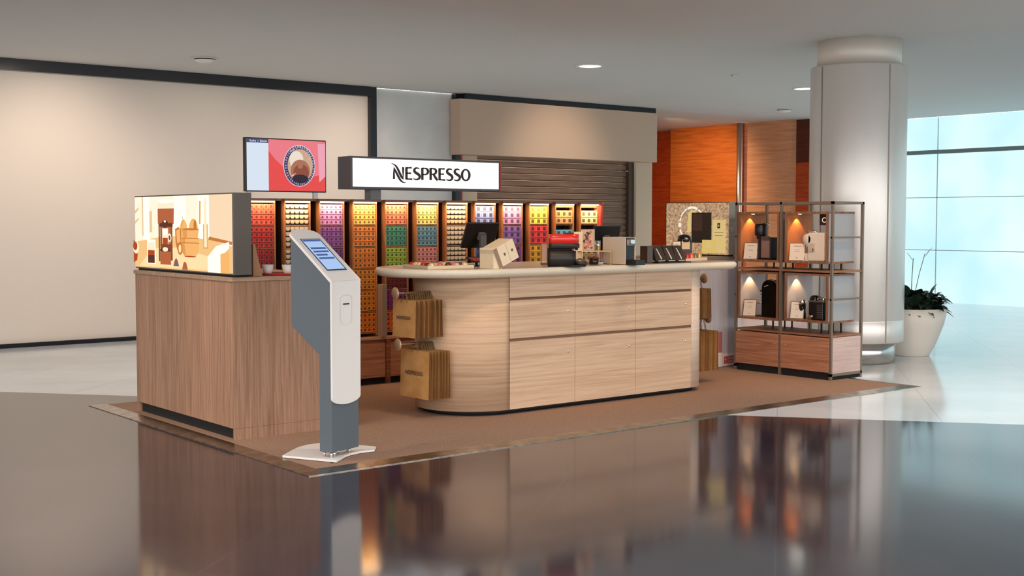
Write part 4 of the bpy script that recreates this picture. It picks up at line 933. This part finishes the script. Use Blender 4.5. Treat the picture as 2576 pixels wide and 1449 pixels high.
# dark packs
dk = mat('pack_brown', (74, 62, 54), .25, .3)
mb_ = MB(); mb_.box(0, 0, 0, .06, .10, .145)
solo(mb_, 'coffee_pack', dk, 'upright dark brown pack left of the three leaning packs', 'pack', (7.44, 7.42, ZT), rz=-.1, bev=.004)
prot = None
t = thing('pack_stand', 'thin black wire stand holding three leaning dark packs', 'stand', (7.52, 7.38, ZT))
mb = MB(); mb.box(-.01, -.012, 0, .40, -.004, .008); mb.box(-.01, .11, 0, .40, .118, .008)
for xx in (-.01, .125, .26, .392): mb.box(xx, -.012, .0, xx+.006, .118, .008)
mb.build('base_frame', black, t, local=True)
for k_ in range(3):
    lb = ['leftmost dark leaning pack with a white streak in the wire stand', 'middle dark leaning pack with a white streak in the wire stand', 'rightmost dark leaning pack with a white streak in the wire stand'][k_]
    if prot is None:
        prot = p_ = thing('coffee_pack', lb, 'pack', (7.525, 7.395, ZT+.008), group='dark packs leaning in the wire stand')
        MB().prism([(0, 0, .014), (.022, -.0, 0), (.11, 0, 0), (.118, 0, .014), (.108, .05, .135), (.0, .05, .135)], (0, .045, .004)).build('pack_body', dk, p_, bev=.004, local=True)
        mb = MB(); mb.prism([(.030, .0428, .115), (.040, .0428, .115), (.072, .0085, .03), (.060, .0045, .02)], (0, -.003, 0)); mb.prism([(.02, -.002, .008), (.1, -.002, .008), (.1, -.001, .014), (.02, -.001, .014)], (0, -.002, 0)); mb.build('streak_shine', mat('streak_white', (226, 214, 200), .4), p_, local=True)  # white streaks painted on as shine
    else: dup(prot, (7.525+.122*k_, 7.395, ZT+.008), label=lb)

# ------------------------------------------------------------------ SHELVING RACK ON THE RIGHT
t = thing('display_rack', 'bronze metal rack with four lit wooden niches by the steel column', 'shelf', (9.69, 7.62, .014))
X0, X1, Y0, Y1, ZH = 9.45, 9.93, 7.035, 8.205, 1.672
s_ = .024
rack_m = mat('rack_bronze', (132, 118, 106), .45, .5)
for x, y in ((X0, Y0), (X0, 7.625), (X0, Y1-s_), (X1-s_, Y0), (X1-s_, 7.625), (X1-s_, Y1-s_)):
    MB().box(x, y, .014, x+s_, y+s_, ZH).build('post', rack_m, t)
mb = MB()
for y in (Y0, Y1-s_): 
    for z in (ZH-s_, .05): mb.box(X0, y, z, X1, y+s_, z+s_)
for x in (X0, X1-s_):
    mb.box(x, Y0, ZH-s_, x+s_, Y1, ZH)
mb.build('top_frame', rack_m, t)
for z in (1.33, .755): MB().box(X0, Y0+.004, z, X1, Y0+.020, z+.016).build('side_bar', rack_m, t); MB().box(X0, Y1-.02, z, X1, Y1-.004, z+.016).build('side_bar', rack_m, t)
sh_m = speck('shelf_wood', (128, 88, 66), (158, 114, 88), 6, .45, (6, .6, 6))
MB().box(X0+.005, Y0+.005, 1.012, X1-.005, Y1-.005, 1.030).build('shelf_board', sh_m, t)
MB().box(X0+.003, Y0+.024, .10, X1-.003, 7.628, .405).build('cabinet', walnut_h, t); MB().box(X0+.003, 7.646, .10, X1-.003, Y1-.024, .405).build('cabinet', walnut_h, t)
MB().box(X0+.02, Y0+.02, .014, X1-.02, Y1-.02, .10).build('toe_kick', matt_black, t)
MB().box(X0+.001, Y0+.002, .415, X1-.001, Y1-.002, .43).build('cabinet_top', sh_m, t)
pink_wood = speck('washed_wood', (190, 166, 160), (208, 186, 180), 5, .45, (.4, .4, 13), fine=.08)
MB().box(X0+.024, Y0+.004, .075, X1-.024, Y0+.022, .41).build('side_panel', pink_wood, t)
for y0, y1, yk in ((Y0+.026, 7.622, 7.558), (7.652, Y1-.026, 7.690)):
    d = MB().box(X0-.003, y0, .085, X0+.003, y1, .40).build('door', walnut_h, t, bev=.0015, seg=1)
    MB().lathe([(0, -.005), (.008, -.005), (.009, 0)], (X0-.003, yk, .305), 12, axis='X').build('lock', chrome, d)
# niches
side_up = mat('niche_side_warm', (204, 122, 62), .5); side_lo = mat('niche_side_cool', (196, 186, 186), .45)  # side colours stand in for reflections: orange above, grey below
plate = mat('plate_grey', (168, 168, 172), .4, .3)
fr = speck('niche_wood', (118, 82, 60), (146, 106, 80), 6, .45, (6, 6, .8))
NI = [('UL', 7.668, 8.176, 1.092, 1.580), ('UR', 7.100, 7.598, 1.092, 1.578), ('LL', 7.672, 8.172, .528, .996), ('LR', 7.092, 7.592, .538, .998)]
for nm, a, b, z0, z1 in NI:
    th = .020
    mb = MB(); mb.box(X0+.012, a, z0, X1-.06, b, z0+th); mb.box(X0+.012, a, z1-th, X1-.06, b, z1); mb.box(X0+.012, a, z0+th, X0+.030, a+th, z1-th); mb.box(X0+.012, b-th, z0+th, X0+.030, b, z1-th)
    n_ = mb.build('niche_frame', fr, t)
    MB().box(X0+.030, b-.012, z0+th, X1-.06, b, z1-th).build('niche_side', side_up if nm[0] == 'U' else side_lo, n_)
    MB().box(X0+.030, a, z0+th, X1-.06, a+.012, z1-th).build('niche_side', plate, n_)
    MB().cyl((9.62, b-.055, z1-th-.004), .016, .004, 16).build('spot_lamp', emis('spot_glow', (255, 226, 170), 5), n_)
    light('SPOT', 'niche_spot', (9.62, b-.05, z1-th-.004), 8, (255, 205, 145), (9.63, b-.03, z0), angle=88, blend=.4, radius=.006)
    mb = MB()
    zb = 1.030 if nm[0] == 'U' else .430
    for yy in (a+.09, a+.18): mb.box(9.62, yy, zb, 9.632, yy+.014, z0); mb.box(9.80, yy, zb, 9.812, yy+.014, z0)
    mb.build('niche_leg', black, n_)

# things in the niches
price_card('price_card', 'leaning white price card in the upper left niche', (9.52, 8.07, 1.112), math.radians(-66), .14, .165, lean=.28)
price_card('price_card', 'leaning white price card in the upper right niche', (9.52, 7.50, 1.112), math.radians(-66), .15, .17, lean=.28)
price_card('price_card', 'leaning white price card in the lower left niche', (9.52, 8.075, .548), math.radians(-66), .13, .165, lean=.28)
price_card('price_card', 'leaning white price card in the lower right niche', (9.52, 7.49, .558), math.radians(-66), .13, .165, lean=.28)
g_blk = mat('gloss_black', (16, 15, 16), .1)
# UL: tall black machine with round head (faces -y/+x left in the picture)
t = thing('coffee_machine', 'tall black coffee machine with a round head in the upper left niche', 'coffee machine', (9.60, 7.90, 1.112), rz=math.radians(90))
# local x points to world +y (left in the picture)
MB().box(-.07, -.05, 0, .10, .05, .22).build('body', black, t, bev=.012, local=True)
MB().box(-.05, .0501, .02, .05, .056, .19).build('water_tank', mat('tank_brown', (140, 112, 104), .25), t, local=True)
MB().box(-.05, .0502, .19, .05, .062, .23).build('tank_lid', mat('lid_brown', (84, 66, 60), .3), t, local=True)
MB().lathe([(0, .23), (.052, .23), (.06, .245), (.06, .33), (.05, .35), (0, .352)], (.105, 0, 0), 28).build('brew_head', black, t, local=True)
MB().box(.085, -.03, .20, .135, .03, .24).build('neck', black, t, bev=.006, local=True)
MB().lathe([(.012, .235), (.009, .18), (0, .18)], (.13, .0, 0), 14).build('spout', chrome, t, local=True)
MB().tube([(.09, .0, .352), (.04, 0, .362), (-.02, 0, .335)], .007).build('lever', chrome, t, local=True)
MB().box(.10, -.035, .085, .19, .035, .092).build('cup_support', chrome, t, local=True)
MB().box(-.06, -.045, 0, .11, .045, .012).build('base', matt_black, t, local=True)
# UR: white machine
t = thing('coffee_machine', 'white coffee machine with a milk jug in the upper right niche', 'coffee machine', (9.60, 7.30, 1.112), rz=math.radians(90))
wht = mat('machine_cream', (232, 222, 208), .35)
MB().box(-.10, -.06, 0, .09, .06, .27).build('body', wht, t, bev=.012, local=True)
MB().box(.08, -.055, 0, .18, .055, .012).build('base', wht, t, bev=.003, local=True)
MB().box(.10, -.04, .012, .17, .04, .07).build('drip_tray', white_pl, t, bev=.008, local=True)
MB().lathe([(0, -.06), (.045, -.06), (.055, -.045), (.055, .045), (.045, .06), (0, .06)], (.10, 0, .205), 28, axis='Y').build('brew_head', wht, t, local=True)
MB().box(.0, .0605, .09, .075, .075, .17).build('milk_jug', mat('jug_clear', (206, 190, 176), .15), t, bev=.006, local=True)
MB().box(.005, .0755, .10, .022, .078, .12).build('jug_mark', mat('jug_dark', (110, 96, 86), .4), t, local=True)
MB().tube([(.06, .078, .16), (.085, .078, .14), (.085, .078, .10)], .004).build('milk_spout', chrome, t, local=True)
MB().tube([(.02, 0, .272), (.10, 0, .285), (.13, 0, .275)], .008).build('lever', chrome, t, local=True)
mb = MB(); mb.box(9.80, 7.36, 1.45, 9.81, 7.45, 1.556); sg = mb.build('shop_plaque', mat('plaque_dark', (46, 28, 22), .5)); tag(sg, 'small dark plaque with a white letter C at the back of the upper right niche', 'sign')
ORG[sg] = Vector((0, 0, 0)); text('C', .07, emis('plaque_white', (255, 240, 225), .9), 'lettering', sg, frameM((9.798, 7.398, 1.497), (0, -1, 0), (0, 0, 1)))
# LL: black rounded machine with handle
t = thing('coffee_machine', 'tall glossy black round-topped coffee machine in the lower left niche', 'coffee machine', (9.60, 7.885, .548), rz=math.radians(90))
prof = [(-.09, 0), (.06, 0), (.06, .27)] + [(-.015+.075*math.cos(a), .29+.075*math.sin(a)) for a in [PI*i/14 for i in range(15)]] + [(-.09, .27)]
MB().prism([(x, -.055, z) for x, z in prof], (0, .11, 0)).build('body', g_blk, t, bev=.010, local=True)
MB().tube([(-.015+.078*math.cos(a), 0, .29+.078*math.sin(a)) for a in [PI*i/14 for i in range(15)]], .006).build('chrome_arch', chrome, t, local=True)
MB().lathe([(0, -.03), (.022, -.03), (.025, 0), (.022, .03), (0, .03)], (.078, 0, .245), 20, axis='Y').build('brew_head', g_blk, t, local=True)
MB().lathe([(.018, .0), (.014, .02), (0, .02)], (.078, .03, .235), 16, axis='Y').build('knob', chrome, t, local=True)
MB().tube([(.05, .02, .31), (.02, .056, .30), (-.03, .06, .315)], .006).build('lever', chrome, t, local=True)
mb = MB(); mb.tube([(.055, 0, .13), (.15, 0, .13)], .008); mb.cyl((.04, 0, .118), .032, .022, 20); mb.build('filter_handle', chrome, t, local=True)
MB().box(.05, -.05, 0, .14, .05, .014).build('drip_tray', black, t, bev=.003, local=True)
# LR: black machine with milk frother
t = thing('coffee_machine', 'low black and chrome coffee machine in the lower right niche', 'coffee machine', (9.60, 7.33, .558), rz=math.radians(90))
MB().box(-.13, -.06, 0, .04, .06, .17).build('body', black, t, bev=.010, local=True)
MB().box(-.135, -.062, .17, .045, .062, .182).build('chrome_rim', chrome, t, bev=.003, local=True)
MB().lathe([(0, -.05), (.035, -.05), (.04, -.04), (.04, .04), (.035, .05), (0, .05)], (.0, 0, .19), 24, axis='Y').build('brew_head', g_blk, t, local=True)
MB().box(-.13, -.05, .182, -.05, .05, .215).build('capsule_lid', chrome, t, bev=.01, local=True)
MB().lathe([(0, 0), (.038, .0), (.05, .03), (.052, .04), (0, .04)], (.02, .02, 0), 24).build('drip_tray', chrome, t, local=True)
mb = MB()
for k_ in range(8): mb.box(-.12, .0602, .02+.017*k_, -.06, .062, .026+.017*k_)
mb.build('tank_rib', mat('rib_grey', (120, 112, 108), .3, .5), t, local=True)
t = thing('milk_frother', 'black milk frother with a steel rim beside the low machine', 'milk frother', (9.585, 7.475, .558))
MB().cyl((0, 0, 0), .036, .14, 24).build('jug', g_blk, t, local=True)
MB().lathe([(.038, .14), (.038, .175), (.03, .18), (0, .18)], (0, 0, 0), 24).build('steel_lid', chrome, t, local=True)

# ------------------------------------------------------------------ PLANTER
px, py = 12.07, 7.93
t = thing('potted_plant', 'dark leaved flowering plant in a large white tapered pot by the column', 'plant', (px, py, 0))
potm = mat('pot_white', (226, 218, 208), .45)
MB().lathe([(0, 0), (.20, 0), (.215, .01), (.28, .14), (.36, .36), (.395, .53), (.375, .53), (.35, .47), (0, .46)], (px, py, 0), 56).build('pot', potm, t)
MB().cyl((px, py, .455), .352, .02, 40).build('soil', mat('soil', (44, 34, 28), .95), t)
random.seed(11)
mb = MB()
def leaf(bx, by, bz, az, L_, W_, rise, droop):
    if bx+L_*math.cos(az) < 11.66: return
    n_ = 8; P = []
    for i in range(n_+1):
        f = i/n_; r_ = L_*f*math.cos(rise)+0; z = bz+L_*math.sin(rise)*f-droop*f*f*L_
        wv = W_*math.sin(PI*min(1, f*1.02)**.8)*.5+.002 if f > .12 else .006
        cxn, cyn = bx+r_*math.cos(az), by+r_*math.sin(az); sx_, sy_ = -math.sin(az), math.cos(az)
        P.append([(cxn+sx_*wv, cyn+sy_*wv, z+wv*.25), (cxn, cyn, z), (cxn-sx_*wv, cyn-sy_*wv, z+wv*.25)])
    o_ = len(mb.v); mb.v += [Vector(p) for r_ in P for p in r_]; mi = random.choice((0, 0, 1, 2))
    for i in range(n_):
        for j in range(2): mb.f.append([o_+i*3+j, o_+i*3+j+1, o_+i*3+j+4, o_+i*3+j+3]); mb.m.append(mi); mb.sm.append(True)
for i in range(330):
    az = random.uniform(0, 2*PI); rr = .3*random.random()**.6
    leaf(px+rr*math.cos(az), py+rr*math.sin(az), .47+random.uniform(0, .16), az+random.uniform(-.7, .7), random.uniform(.16, .30), random.uniform(.09, .14), random.uniform(.3, 1.3), random.uniform(.3, .9))
mb.build('foliage', [mat('leaf_dark', (38, 56, 42), .35), mat('leaf_mid', (58, 76, 52), .35), mat('leaf_deep', (28, 40, 36), .35)], t)
fl_m = mat('flower_white', (236, 234, 224), .5)
for (dx, dy, hz, az) in ((-.02, -.04, 1.08, 2.2), (.08, -.12, 1.13, -.9)):
    mb = MB(); mb.tube([(px+dx*.2, py+dy*.2, .6), (px+dx*.6, py+dy*.6, .9), (px+dx, py+dy, hz)], .004, 6); mb.build('flower_stem', mat('stem_green', (96, 116, 84), .5), t)
    mb = MB(); leaf(px+dx, py+dy, hz-.04, az, .15, .075, 1.0, 0.1)
    for k_ in range(len(mb.m)): mb.m[k_] = 0
    mb.build('flower', fl_m, t)
